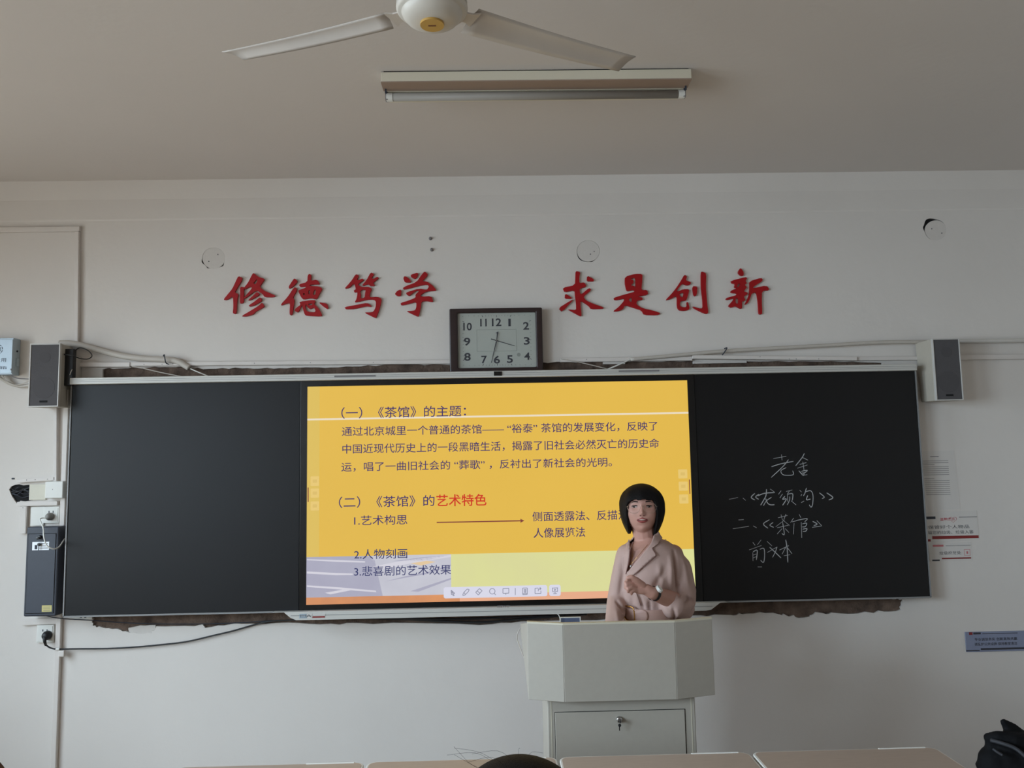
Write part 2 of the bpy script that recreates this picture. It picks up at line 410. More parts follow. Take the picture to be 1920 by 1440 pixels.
# bottom tray with its curved ends
A = xz([(512, 1142.2), (524, 1143.5), (533, 1148), (545, 1158), (556, 1162.5), (750, 1158.3), (1000, 1152), (1200, 1147.5), (1322, 1144.6), (1333, 1142.8), (1343, 1135), (1350, 1129.5), (1360, 1127), (1362, 1125.6)], -.03)
zA = BBt+.002
tl = [(x, min(z, zA)) for x, z in A]; tl = [(tl[0][0], BBt+.004)]+tl+[(tl[-1][0], BBt+.004)]
zmid = (A[5][1]+A[7][1])/2
out = [(x, (z if i in (0, 1, 2, 3, 10, 11, 12, 13) else z)) for i, (x, z) in enumerate(A)]
zt = BBt+.0045
loop = [(A[0][0], zt)]+[(x, min(z, zt-.001)) for x, z in A]+[(A[-1][0], zt)]
bm = B(); plate(bm, [loop], -.036, .03); from_bm(bm, 'bottom_tray', mAlu, sb, bevel=.003)
zg = BBt-.014
bm = B(); box(bm, P(545, 1150, Y=-.036).x, P(1336, 1135, Y=-.036).x, -.0375, -.0355, zg, zg+.0018); from_bm(bm, 'tray_groove', mAluEdge, sb)
ptext('maker_lettering', 'SEEWO', (932, 1135.3, 955, 1134.6, 4.2), -.0366, mInkG, sb, off=.01)
trayY = -.0368
for (a, b, c, d), m in (((561, 1151, 575, 1159.5), mSteel), ((576, 1150.5, 585, 1159), mPaper), ((586, 1151, 610, 1155), mPaper), ((586, 1155.2, 609, 1158.2), mRedBar)):
    x0, x1, z0, z1 = rect(a, b, c, d, trayY); bm = B(); box(bm, x0, x1, trayY-.0006, -.035, z0, z1); from_bm(bm, 'tray_sticker', m, sb)
ptext('sticker_print', '▤A', (563, 1152.3, 584, 1152, 5.5), trayY-.0009, mInk, sb)
# small indicator marks at the left bottom underside
# ---- lit screen
SY = -.0066
def sq(name, loop, y, m, par=None):
    bm = B(); plate(bm, [loop], y, y+.0003); return from_bm(bm, name, m, par)
scr = sq('screen', [(XS0, zs0), (XS1, zs0), (XS1, zs1), (XS0, zs1)], SY, eYel, sb)
def sz(x, y): p = P(x, y, Y=0); return (p.x, p.z)
def clampx(l): return [(min(max(x, XS0), XS1), min(max(z, zs0), zs1)) for x, z in l]
zband1 = (sz(575, 1045)[1]+sz(1130, 1032)[1])/2; zband0 = sz(850, 1113)[1]; zband0 = (sz(1130, 1108.5)[1]+sz(600, 1119)[1])/2
xm = sz(846, 1070)[0]
k = .00004
scn = lambda name, loop, lv, m: sq(name, clampx(loop), SY-lv*.0005, m, scr)
scn('slide_left_tint', [(XS0, zband1), (XS0+.06, zband1), (XS0+.06, zs1), (XS0, zs1)], 1, eYelL)
scn('slide_photo_left', [(XS0, zband0), (sz(718, 1110)[0], zband0), sz(703, 1050), (sz(690, 1045)[0], zband1), (XS0, zband1)], 1, ePaperA)
scn('slide_photo_right', [(sz(718, 1110)[0], zband0), (xm, zband0), (xm, zband1), (sz(690, 1045)[0], zband1), sz(703, 1055)], 1, ePaperB)
scn('slide_lime_band', [(xm, zband0), (XS1, zband0), (XS1, zband1), (xm, zband1)], 1, eGreen)
scn('slide_orange_strip', [(XS0, zs0), (xm+.04, zs0), (xm+.04, zband0), (XS0, zband0)], 1, eOrange)
scn('slide_pink_strip', [(xm+.04, zs0), (XS1, zs0), (XS1, zband0), (xm+.04, zband0)], 1, ePink)
zl = (sz(577, 786)[1]+sz(1287, 775)[1])/2
scn('slide_rule', [(XS0, zl-.0045), (XS1, zl-.0045), (XS1, zl+.0045), (XS0, zl+.0045)], 2, eWhiteL)
for pts in ([(576, 1048), (640, 1050), (685, 1052), (685, 1054.5), (640, 1053.5), (576, 1050)], [(576, 1071), (630, 1074), (662, 1075), (662, 1077.5), (630, 1078), (576, 1075)],
            [(576, 1097), (640, 1101), (705, 1107), (706, 1110), (640, 1105), (576, 1100)], [(610, 1111), (655, 1103), (660, 1106), (620, 1114)],
            [(700, 1062), (760, 1050), (846, 1040), (846, 1044), (770, 1056), (710, 1068)]):
    scn('paper_streak', [sz(*p) for p in pts], 2, eStreak)
for pts in ([(722, 1090), (760, 1080), (800, 1073), (846, 1058), (846, 1060.5), (800, 1076), (760, 1083)], [(770, 1108), (846, 1083), (846, 1086), (785, 1109)], [(735, 1052), (790, 1045), (840, 1041), (800, 1050)]):
    scn('paper_fold', [sz(*p) for p in pts], 2, ePaperA)
scn('paper_smear', [sz(770, 1056), sz(800, 1051), sz(818, 1053), sz(790, 1060)], 2, eGold2)
def sl(s, px, m=None, off=.004): 
    o = ptext('slide_text', s, px, SY-.0016, m or eNavy, scr, off=off); return o
sl('（一）《茶馆》的主题：', (640, 763.3, 873.5, 760, 21.5))
sl('通过北京城里一个普通的茶馆—— “裕泰” 茶馆的发展变化，反映了', (641, 799.5, 1232.5, 790.5, 18))
sl('中国近现代历史上的一段黑暗生活，揭露了旧社会必然灭亡的历史命', (642, 832, 1235.6, 822.8, 18.4))
sl('运，唱了一曲旧社会的 “葬歌” ，反衬出了新社会的光明。', (640, 866.3, 1147, 858.2, 17.8))
sl('（二）《茶馆》的', (635.4, 931, 814.6, 928, 21.5))
sl('艺术特色', (818, 927.2, 912, 925.8, 22.5), eRed, .012)
sl('1.艺术构思', (664, 967, 763.7, 965, 18.3))
sl('侧面透露法、反描法', (998, 959.3, 1177, 956.3, 18.2))
sl('人像展览法', (1000, 989.8, 1097, 988.4, 19))
sl('2.人物刻画', (664, 1030.2, 763.5, 1028.3, 18.6), eNavy2)
sl('3.悲喜剧的艺术效果', (664, 1062, 845.5, 1058.2, 19), eNavy2)
za = (sz(819, 979)[1]+sz(982, 976.5)[1])/2; xa0, xa1 = sz(819, 979)[0], sz(983, 976)[0]
scn('slide_arrow', [(xa0, za-.0028), (xa1-.018, za-.0028), (xa1-.02, za-.010), (xa1, za), (xa1-.02, za+.010), (xa1-.018, za+.0028), (xa0, za+.0028)], 3, eArrow)
def rsq(name, px, lv, m, r=.006):
    x0, x1, z0, z1 = rect(*px, 0); l = []
    for cx, cz, a0 in ((x1-r, z1-r, 0), (x0+r, z1-r, 90), (x0+r, z0+r, 180), (x1-r, z0+r, 270)):
        for q in range(5): a = math.radians(a0+q*22.5); l.append((cx+r*math.cos(a), cz+r*math.sin(a)))
    return scn(name, l, lv, m)
for c, cy in (((583, 599), (893, 911)), ((583, 599), (916, 933)), ((583, 599), (940, 957)), ((1271, 1288), (880, 897)), ((1272, 1289), (903, 920)), ((1273, 1290), (927, 944))):
    rsq('screen_button', (c[0], cy[0], c[1], cy[1]), 3, eBtn, .004)
    m_ = (c[0]+c[1])/2; n_ = (cy[0]+cy[1])/2; rsq('button_mark', (m_-4, n_-3, m_+4, n_+3), 4, eBtnI, .002)
scn('screen_handle', [sz(577.6, 914), sz(579.4, 914), sz(579.4, 941), sz(577.6, 941)], 3, eArrow)
scn('screen_handle', [sz(1291, 899), sz(1292.6, 899), sz(1293.6, 926), sz(1292, 926)], 3, eArrow)
rsq('toolbar', (832, 1098.5, 1026, 1119.5), 4, eBar, .01); rsq('toolbar', (1029.5, 1096, 1051, 1117), 4, eBar, .01)
def icon(segs, w=.0016):
    bm = B(); y = SY-.0028
    for a, b in segs:
        a = Vector(sz(*a)); b = Vector(sz(*b)); d = (b-a); 
        if d.length < 1e-6: continue
        n = Vector((-d.y, d.x)).normalized()*w
        vs = [bm.verts.new((q.x, y, q.y)) for q in (a-n, b-n, b+n, a+n)]; bm.faces.new(vs)
    from_bm(bm, 'toolbar_icon', eIcon, scr)
def poly(pts, close=True): return list(zip(pts, pts[1:]+(pts[:1] if close else [])))
icon(poly([(846, 1106), (853, 1112), (849.5, 1112.5), (852, 1116), (850, 1116.5), (848, 1113), (846.5, 1114.5)])+poly([(847, 1108), (850, 1111)], False)+poly([(847, 1110), (849, 1112)], False))
icon(poly([(868, 1114), (870, 1110), (876, 1104), (880, 1105), (878, 1109), (872, 1115), (868, 1116)])+[((870, 1110), (873, 1114))])
icon(poly([(892, 1110), (899, 1103), (904, 1107), (897, 1115)])+[((894.5, 1107), (900, 1112))])
icon(poly([(923+5.2*math.cos(a), 1108+5.2*math.sin(a)) for a in [i*.5 for i in range(13)]])+[((927, 1112), (929.5, 1115))])
icon(poly([(943, 1103), (954, 1102.6), (954, 1111.5), (943, 1112)])+[((948.5, 1112), (948.5, 1114.5))])
icon([((966, 1102), (966, 1115))])
icon(poly([(980, 1102), (988.5, 1101.8), (988.5, 1114), (980, 1114.3)])+[((980, 1112.6), (988.5, 1112.3)), ((982, 1105), (987, 1105)), ((982, 1107.5), (987, 1107.5)), ((982, 1110), (987, 1110)), ((984.5, 1104), (984.5, 1111))])
icon(poly([(1009, 1102), (1003, 1102.3), (1003, 1112.5), (1014, 1112), (1014, 1107)], False)+poly([(1009, 1108), (1009, 1104), (1014, 1103)], False)+poly([(1012, 1100.8), (1014.5, 1103), (1012, 1105)], False))
icon(poly([(1035, 1102), (1046, 1101.6)], False)+poly([(1036, 1102.5), (1036, 1109), (1045, 1108.7), (1045, 1102)], False)+[((1040.5, 1109), (1040.5, 1112.5)), ((1037, 1112.7), (1044, 1112.4)), ((1039.5, 1104), (1042, 1105.5)), ((1039.5, 1107), (1042, 1105.5)), ((1039.5, 1104), (1039.5, 1107))])
# ---- chalk handwriting (right board)
def chalk(strokes):
    o = (1340, 820); s = 5.144; bm = B()
    for st in strokes:
        pts = [P(o[0]+x/s, o[1]+y/s, Y=-.0006) for x, y in st]
        pts = smoothpath(pts, 4) if len(pts) > 2 else pts
        w = .0019*random.uniform(.85, 1.2); L_ = []; R_ = []
        for i, p in enumerate(pts):
            d = (pts[min(i+1, len(pts)-1)]-pts[max(i-1, 0)]).normalized(); n = Vector((-d.z, 0, d.x))*w*(1 if 0 < i < len(pts)-1 else .6)
            L_.append(bm.verts.new(p+n)); R_.append(bm.verts.new(p-n))
        for i in range(len(pts)-1): bm.faces.new((L_[i], L_[i+1], R_[i+1], R_[i]))
    me = bpy.data.meshes.new('c'); bm.to_mesh(me); bm.free(); link('chalk_writing', me, mChalk, rb)
chalk([[(565, 205), (690, 183)], [(645, 165), (650, 222)], [(548, 283), (640, 255), (760, 232)], [(712, 215), (660, 280), (545, 387)], [(690, 292), (640, 320), (652, 355), (690, 366), (758, 360), (752, 322)]])
chalk([[(865, 155), (840, 200), (780, 275)], [(842, 192), (900, 220)], [(820, 262), (885, 243)], [(850, 235), (862, 320)], [(798, 298), (895, 266)], [(812, 322), (855, 368), (862, 340)], [(835, 328), (893, 318), (870, 340), (840, 345)], [(850, 366), (893, 360)]])
chalk([[(138, 598), (225, 580)]]); chalk([[(272, 585), (298, 608)]])
chalk([[(388, 540), (352, 578), (388, 605)], [(428, 548), (395, 575), (425, 598)]])
chalk([[(415, 565), (480, 540), (580, 532)], [(500, 500), (495, 560), (470, 610), (443, 655)], [(535, 498), (577, 528)], [(548, 578), (500, 612), (470, 660)], [(492, 590), (508, 630), (535, 650), (577, 650)]])
chalk([[(640, 515), (615, 550)], [(655, 545), (628, 585)], [(678, 568), (655, 598), (692, 595), (655, 655)], [(690, 522), (748, 508)], [(722, 515), (702, 545)], [(702, 548), (705, 620)], [(702, 550), (752, 545), (748, 610)], [(724, 570), (722, 605), (700, 652)], [(738, 612), (785, 652)]])
chalk([[(820, 510), (838, 528)], [(840, 548), (832, 565)], [(835, 630), (862, 614)], [(885, 488), (870, 540), (855, 565)], [(872, 528), (925, 515), (948, 560), (945, 640), (930, 674), (912, 650)], [(898, 560), (885, 602), (925, 595)]])
chalk([[(1010, 535), (1057, 575), (1035, 590)], [(1080, 535), (1140, 580), (1100, 605)]])
chalk([[(230, 797), (280, 793)], [(175, 882), (330, 858)]]); chalk([[(372, 855), (405, 872)]])
chalk([[(528, 795), (470, 835), (515, 877)], [(565, 820), (532, 848), (570, 868)]])
chalk([[(612, 776), (702, 753)], [(640, 745), (655, 800)], [(687, 742), (665, 800)], [(672, 798), (590, 862)], [(660, 800), (722, 850)], [(603, 872), (712, 848)], [(655, 818), (672, 935), (648, 926)], [(650, 880), (603, 932)], [(680, 880), (716, 918)]])
chalk([[(762, 778), (732, 822)], [(745, 815), (795, 803)], [(766, 828), (760, 936)], [(815, 743), (832, 775)], [(788, 802), (892, 783), (868, 815)], [(835, 818), (840, 970)], [(845, 835), (887, 828), (875, 860), (845, 864)], [(848, 886), (890, 880), (878, 905), (850, 908)]])
chalk([[(945, 810), (988, 836), (955, 852)], [(985, 803), (1032, 852)], [(940, 868), (1032, 855)]])
chalk([[(368, 1013), (390, 1042)], [(447, 990), (412, 1037)], [(332, 1086), (452, 1043)], [(368, 1110), (370, 1192)], [(370, 1105), (410, 1090), (402, 1182)], [(372, 1136), (402, 1125)], [(372, 1162), (402, 1150)], [(435, 1080), (475, 1073), (482, 1150), (470, 1206), (443, 1185)]])
chalk([[(505, 1003), (552, 1047)], [(508, 1110), (602, 1058)], [(602, 1055), (587, 1102), (558, 1158)], [(530, 1060), (585, 1110), (640, 1163)]])
chalk([[(625, 1087), (715, 1045)], [(685, 988), (700, 1080), (706, 1206)], [(692, 1048), (650, 1127)], [(695, 1055), (745, 1122)], [(668, 1142), (728, 1132)]])
chalk([[(415, 1250), (455, 1250)]])
# faint wiped chalk smear on the left board
mSmear = mat('wiped_chalk', (44, 46, 50), .9, noise=.5, nscale=3, c2=(30, 31, 35))
# ================================================================ RED CHARACTERS
chars = [
 ('修', (400, 490), 8.0, [
  [[(375,218),(445,255),(330,440),(322,465),(375,490),(355,580),(345,775),(320,790),(290,775),(300,690),(295,520),(195,580),(150,575),(210,500),(285,410),(340,290)]],
  [[(400,378),(470,388),(455,420),(458,600),(440,628),(395,630),(402,500)]],
  [[(600,172),(655,215),(680,235),(770,262),(740,310),(690,380),(760,440),(850,478),(935,515),(900,538),(765,535),(740,490),(640,430),(470,560),(455,545),(560,430),(582,390),(545,380),(470,420),(455,400),(520,320),(580,200)],[(650,262),(660,300),(630,345),(595,330)]],
  [[(655,455),(690,490),(680,510),(560,580),(515,585),(600,510)]],
  [[(700,535),(728,570),(720,600),(600,665),(545,678),(525,665),(620,600)]],
  [[(730,615),(765,670),(750,690),(625,755),(600,795),(480,828),(418,822),(560,740),(680,665)]]]),
 ('德', (400, 490), 8.0, [
  [[(1215,250),(1270,300),(1190,380),(1135,412),(1130,375),(1180,300)]],
  [[(1215,380),(1262,415),(1190,545),(1218,575),(1208,650),(1185,795),(1160,808),(1142,795),(1150,620),(1100,630),(1015,662),(1020,635),(1110,540)]],
  [[(1440,185),(1470,205),(1460,290),(1560,275),(1598,345),(1530,345),(1450,350),(1440,370),(1590,375),(1635,410),(1600,470),(1555,560),(1530,568),(1470,550),(1350,570),(1320,545),(1268,440),(1300,425),(1385,395),(1390,375),(1300,385),(1280,345),(1410,310),(1415,210)],
   [(1345,478),(1370,480),(1372,505),(1350,510)],[(1425,435),(1450,430),(1450,490),(1425,490)],[(1510,430),(1540,425),(1530,500),(1490,505)]],
  [[(1285,605),(1520,575),(1530,610),(1510,640),(1570,690),(1630,800),(1615,825),(1400,815),(1370,800),(1345,720),(1330,650),(1310,690),(1270,770),(1215,740),(1240,700),(1310,650)],
   [(1385,640),(1415,690),(1450,718),(1505,690),(1533,735),(1520,765),(1430,760),(1395,740),(1378,690)],[(1420,640),(1490,628),(1480,655),(1435,660)]],
  [[(1575,612),(1700,630),(1725,690),(1710,718),(1640,670)]]]),
 ('笃', (620, 490), 8.0, [
  [[(375,190),(425,210),(390,290),(480,255),(498,280),(400,345),(460,385),(560,380),(620,410),(590,470),(580,540),(700,530),(765,560),(750,640),(730,720),(680,848),(660,845),(495,765),(590,765),(640,755),(675,690),(680,600),(640,570),(540,575),(400,610),(358,612),(385,570),(400,500),(400,460),(355,465),(345,435),(378,420),(360,340),(330,340),(280,395),(205,410),(260,350),(320,280)],
   [(440,445),(480,420),(525,430),(515,480),(510,545),(445,555),(455,500)]],
  [[(600,162),(655,190),(610,250),(640,265),(700,228),(722,250),(630,325),(660,350),(650,370),(590,368),(565,340),(490,365),(470,355),(540,280)]],
  [[(205,685),(400,650),(550,620),(615,670),(600,680),(530,672),(360,712),(225,718)]]]),
 ('学', (620, 490), 8.0, [
  [[(1100,225),(1140,228),(1205,290),(1195,318),(1110,312),(1090,260)]],
  [[(1200,200),(1315,165),(1300,230),(1265,265),(1205,235)]],
  [[(1410,148),(1465,200),(1370,300),(1440,300),(1530,360),(1585,430),(1570,440),(1440,450),(1350,500),(1350,530),(1510,522),(1540,600),(1520,610),(1450,595),(1360,600),(1350,700),(1320,825),(1290,822),(1130,745),(1200,745),(1265,735),(1285,690),(1285,605),(1180,635),(1060,662),(1045,625),(1160,590),(1275,545),(1270,500),(1330,440),(1280,440),(1210,490),(1180,522),(1130,490),(1140,462),(1330,405),(1440,430),(1475,380),(1450,345),(1330,365),(1100,425),(1080,400),(1130,370),(1290,310),(1370,190)]],
  [[(1060,418),(1055,520),(1000,520),(960,490),(1000,440)]]]),
 ('求', (1030, 490), 8.727, [
  [[(430,155),(510,175),(490,260),(492,360),(570,340),(615,410),(495,445),(500,520),(525,540),(650,432),(692,468),(555,575),(600,640),(710,690),(895,755),(870,778),(680,780),(650,730),(510,640),(510,720),(530,895),(500,895),(310,790),(320,785),(440,800),(440,700),(420,560),(415,470),(250,505),(218,430),(420,390),(428,250)]],
  [[(620,232),(725,290),(728,328),(612,325)]],
  [[(260,525),(370,595),(360,612),(250,608)]],
  [[(410,608),(210,828),(150,765),(300,670)]]]),
 ('是', (1030, 490), 8.727, [
  [[(1240,250),(1400,205),(1525,205),(1520,330),(1505,475),(1600,465),(1622,545),(1440,575),(1520,590),(1530,630),(1440,640),(1420,700),(1530,770),(1700,805),(1825,850),(1770,882),(1550,875),(1510,800),(1400,765),(1240,715),(1205,785),(1120,818),(1040,818),(1130,750),(1220,650),(1230,605),(1080,640),(1045,600),(1200,550),(1410,495),(1370,465),(1290,490),(1260,470),(1235,350)],
   [(1340,280),(1410,265),(1410,430),(1385,400),(1330,395),(1380,350),(1375,305),(1340,300)],[(1300,620),(1350,585),(1350,670),(1310,650)]]]),
 ('创', (1230, 490), 8.348, [
  [[(450,203),(490,245),(462,295),(545,325),(545,355),(490,380),(410,345),(330,450),(330,475),(430,435),(510,435),(520,465),(480,600),(460,615),(385,620),(370,690),(400,715),(460,718),(485,700),(480,640),(500,635),(528,730),(510,760),(430,775),(360,765),(330,715),(330,530),(230,590),(145,610),(250,500),(330,400),(400,290)],
   [(360,515),(420,485),(435,500),(420,560),(400,565)]],
  [[(570,385),(650,395),(640,520),(610,548),(585,520)]],
  [[(705,165),(730,160),(790,190),(780,400),(800,650),(820,800),(800,822),(760,815),(600,740),(570,702),(680,738),(735,735),(730,600),(705,400)]]]),
 ('新', (1230, 490), 8.348, [
  [[(1325,100),(1375,170),(1370,225),(1330,225),(1285,185),(1290,150)]],
  [[(1170,305),(1400,245),(1430,260),(1400,310),(1425,340),(1390,370),(1425,400),(1400,440),(1370,470),(1430,485),(1435,515),(1370,550),(1400,600),(1385,620),(1345,625),(1350,735),(1320,742),(1250,700),(1190,720),(1170,722),(1130,695),(1200,620),(1225,575),(1120,605),(1090,590),(1110,570),(1260,530),(1265,500),(1190,495),(1165,475),(1190,450),(1270,420),(1225,410),(1240,350),(1190,345)],
   [(1245,580),(1290,575),(1290,665),(1245,655)],[(1290,345),(1325,350),(1290,400),(1262,405)]],
  [[(1465,310),(1650,255),(1680,300),(1520,400),(1525,420),(1730,375),(1782,450),(1660,460),(1655,620),(1665,820),(1640,832),(1608,820),(1600,640),(1575,480),(1500,500),(1470,590),(1440,650),(1385,685),(1430,600),(1460,520),(1468,400)]]])]
posn = ['leftmost of the eight', 'second from the left', 'third from the left', 'just left of the wall clock, fourth of eight', 'first right of the wall clock', 'sixth from the left', 'second from the right', 'rightmost of the eight']
for (ch, og, sc, polys), po in zip(chars, posn):
    bm = B()
    for loops in polys:
        L_ = [xz(chaikin([(og[0]+x/sc, og[1]+y/sc) for x, y in l]), YW-.012) for l in loops]
        plate(bm, L_, YW-.012, YW+.0002)
    o = from_bm(bm, 'wall_character', mRed)
    tag(o, 'red calligraphy character %s on the white wall, %s' % (ch, po), 'lettering', 'red calligraphy characters of the wall motto')

# ================================================================ CLOCK
cy = .045
x0, x1, z0, z1 = rect(843, 577.5, 1017.5, 697, cy-.02)
z0 = BT+.0
ck = empty('wall_clock', ((x0+x1)/2, YW, z0), 'square dark brown wall clock with grey dial, standing on the blackboard rail', 'clock')
xi0, xi1, zi0, zi1 = rect(858.5, 586, 1005, 689, cy-.02)
bm = B()
plate(bm, [[(x0, z0), (x1, z0), (x1, z1), (x0, z1)], [(xi0, zi0), (xi1, zi0), (xi1, zi1), (xi0, zi1)]], cy-.022, YW-.001)
from_bm(bm, 'clock_frame', mClockF, ck, bevel=.006)
bm = B(); box(bm, xi0-.002, xi1+.002, cy-.006, cy+.01, zi0-.002, zi1+.002); dial = from_bm(bm, 'clock_dial', mClockD, ck)
DY = cy-.0066
def dpx(zx, zy): return (830+zx/9, 560+zy/9)
def dnum(s, cx, cyy, w, h):
    a = P(*dpx(cx-w/2, cyy), Y=DY); b = P(*dpx(cx+w/2, cyy), Y=DY); c = P(*dpx(cx, cyy-h/2), Y=DY); d = P(*dpx(cx, cyy+h/2), Y=DY)
    text('numeral', s, a.x, b.x, d.z, c.z, DY, mInk, dial, off=.022)
for s, cx, cyy, w, h in (('12', 910, 398, 160, 132), ('1', 1128, 402, 40, 126), ('2', 1408, 458, 100, 130), ('3', 1418, 712, 100, 130), ('4', 1425, 970, 95, 125), ('5', 1135, 1020, 100, 130),
                         ('6', 915, 1028, 105, 135), ('7', 700, 1028, 95, 130), ('8', 418, 982, 110, 135), ('9', 412, 726, 108, 135), ('10', 420, 472, 145, 130), ('11', 688, 404, 110, 128)):
    dnum(s, cx, cyy, w, h)
cc = P(*dpx(910, 703), Y=DY)
hw, hh = (xi1-xi0)/2*.88, (zi1-zi0)/2*.92
bm = B()
cz = (zi0+zi1)/2; cx_ = (xi0+xi1)/2
for i in range(60):
    a = math.radians(i*6); dx, dz = math.sin(a), math.cos(a); k = min(hw/abs(dx) if abs(dx) > 1e-6 else 9, hh/abs(dz) if abs(dz) > 1e-6 else 9)
    l = .01 if i % 5 == 0 else .005; w = .0012 if i % 5 == 0 else .0006
    p = Vector((cx_+dx*k, DY, cz+dz*k)); q = p-Vector((dx, 0, dz))*l; n = Vector((dz, 0, -dx))*w
    bm.faces.new([bm.verts.new(v) for v in (p-n, p+n, q+n, q-n)])
from_bm(bm, 'minute_marks', mInk, dial)
bm = B()
q = xz([dpx(*v) for v in ((575, 525), (1240, 515), (1248, 880), (580, 890))], DY)
for a, b in poly(q):
    a = Vector((a[0], DY, a[1])); b = Vector((b[0], DY, b[1])); d = (b-a).normalized(); n = Vector((-d.z, 0, d.x))*.0008
    bm.faces.new([bm.verts.new(v) for v in (a-n, b-n, b+n, a+n)])
from_bm(bm, 'dial_border', mClockL, dial)
bm = B()
c_ = P(*dpx(920, 578), Y=DY)
for i in range(9):
    a = math.radians(-60+i*15); d = Vector((math.sin(a), 0, math.cos(a))); n = Vector((d.z, 0, -d.x))*.0008
    bm.faces.new([bm.verts.new(c_+v-Vector((0, 0, .004))) for v in (d*.002-n, d*.002+n, d*.009+n, d*.009-n)])
from_bm(bm, 'dial_emblem', mInkG, dial)
bm = B(); q = P(*dpx(1285, 945), Y=DY); lathe(bm, (q.x, DY-.0002, q.z), [(.0095, .0), (.0095, .0003)], 20, 'Y'); from_bm(bm, 'dial_badge', mClockL, dial)
def hand(name, pts, w, y):
    bm = B(); a = P(*dpx(*pts[0]), Y=y); b = P(*dpx(*pts[1]), Y=y); d = (b-a).normalized(); n = Vector((-d.z, 0, d.x))
    vs = [(a-n*w*1.2), (a+n*w*1.2), (b+n*w*.6), (b-n*w*.6)]
    A_ = [bm.verts.new(v) for v in vs]; C_ = [bm.verts.new(v+Vector((0, .0008, 0))) for v in vs]
    bm.faces.new(A_); bm.faces.new(C_[::-1])
    for i in range(4): bm.faces.new((A_[i], A_[(i+1) % 4], C_[(i+1) % 4], C_[i]))
    from_bm(bm, name, mInk, ck)
hand('hour_hand', ((815, 680), (1215, 798)), .0018, DY-.003)
hand('minute_hand', ((905, 720), (820, 1085)), .0018, DY-.0045)
hand('second_hand', ((935, 545), (895, 890)), .0008, DY-.006)
hand('hand_counterweight', ((925, 560), (912, 690)), .0022, DY-.0055)
bm = B(); lathe(bm, (cc.x, DY-.008, cc.z), [(.0025, 0), (.0032, .003), (.0032, .008)], 16, 'Y'); from_bm(bm, 'hand_pin', mChrome, ck)
bm = B(); box(bm, xi0, xi1, cy-.0185, cy-.0175, zi0, zi1); from_bm(bm, 'clock_glass', mSpecs, ck)

# ================================================================ SPEAKERS
def speaker(px, side, label, depth, inner_px):
    Yf = YW-depth
    x0, x1, z0, z1 = rect(*px, Yf)
    o = empty('wall_speaker', ((x0+x1)/2, YW, z0), label, 'speaker', 'wall speakers at the ends of the blackboard')
    bm = B(); t = .012
    # cabinet tapers towards the wall on the outer side and below
    if side > 0: bx0, bx1 = P(inner_px, 690, Y=YW-.02).x, x1-.01
    else: bx0, bx1 = x0+.01, P(inner_px, 700, Y=YW-.02).x
    f = [(x0, Yf+.012, z0), (x1, Yf+.012, z0), (x1, Yf+.012, z1), (x0, Yf+.012, z1)]
    b = [(bx0, YW-.012, z0+.004), (bx1, YW-.012, z0+.004), (bx1, YW-.012, z1), (bx0, YW-.012, z1)]
    if side > 0: b[0] = (bx0+.012, YW-.012, z0+.004)
    A_ = [bm.verts.new(v) for v in f]; C_ = [bm.verts.new(v) for v in b]
    bm.faces.new(A_); bm.faces.new(C_[::-1])
    for i in range(4): bm.faces.new((A_[i], A_[(i+1) % 4], C_[(i+1) % 4], C_[i]))
    from_bm(bm, 'cabinet', mSpkBody, o, bevel=.004)
    bm = B(); box(bm, bx0+.03, bx1-.03, YW-.013, YW, z0+.06, z1-.06); from_bm(bm, 'wall_bracket', mBlackP, o)
    bm = B(); plate(bm, [[(x0, z0), (x1, z0), (x1, z1), (x0, z1)], [(x0+.006, z0+.006), (x1-.006, z0+.006), (x1-.006, z1-.006), (x0+.006, z1-.006)]], Yf-.002, Yf+.012)
    from_bm(bm, 'front_rim', mRim, o, bevel=.0015)
    bm = B(); box(bm, x0+.006, x1-.006, Yf+.001, Yf+.011, z0+.006, z1-.006); g = from_bm(bm, 'grille', mSpkCloth, o)
    xc = (x0+x1)/2
    for cz_, r in ((z0+(z1-z0)*.30, .052), (z0+(z1-z0)*.78, .026)):
        bm = B(); lathe(bm, (xc, Yf+.0003, cz_), [(r, 0), (r, .0006)], 36, 'Y'); from_bm(bm, 'driver_ring', mSpkDark, g)
    bm = B(); box(bm, xc-.018, xc+.018, Yf-.001, Yf+.001, z0+.022, z0+.031); from_bm(bm, 'name_badge', mDark, g)
    return o
speaker((54.5, 644, 111.5, 763), -1, 'grey fronted speaker on the wall at the left end of the blackboard', .15, 134)
speaker((1751.5, 634.5, 1803, 751), 1, 'grey fronted speaker on the wall at the right end of the blackboard', .165, 1720)
# black box beside left speaker
x0, x1, z0, z1 = rect(116.5, 654, 136.5, 723, -.02)
o = empty('black_receiver', ((x0+x1)/2, YW, z0), 'narrow black receiver box with a looped lead beside the left speaker', 'receiver')
bm = B(); box(bm, x0, x1, -.02, .012, z0, z1); from_bm(bm, 'case', mBlackP, o, bevel=.003)
bm = B(); box(bm, x0+.004, x1-.006, .011, YW, z0+.03, z1-.03); from_bm(bm, 'mounting_block', mGreyP, o, bevel=.002)
bm = B(); q = P(122, 665, Y=-.028); cyl(bm, (q.x, -.019, q.z), (q.x, -.045, q.z), .004); from_bm(bm, 'plug', mChrome, o)
bm = B(); tube(bm, [P(122, 665, Y=-.045), P(135, 666.5, Y=-.05), P(150, 672, Y=-.03), P(165, 673, Y=-.01), P(172.5, 667, Y=.0), P(166, 658, Y=.01), P(152, 652, Y=.01), P(144, 655, Y=.02), P(141, 664, Y=.03), P(139, 690, Y=.04), P(139, 708, Y=.05)], .0024, 8); from_bm(bm, 'lead', mBlackR, o, smooth=True)
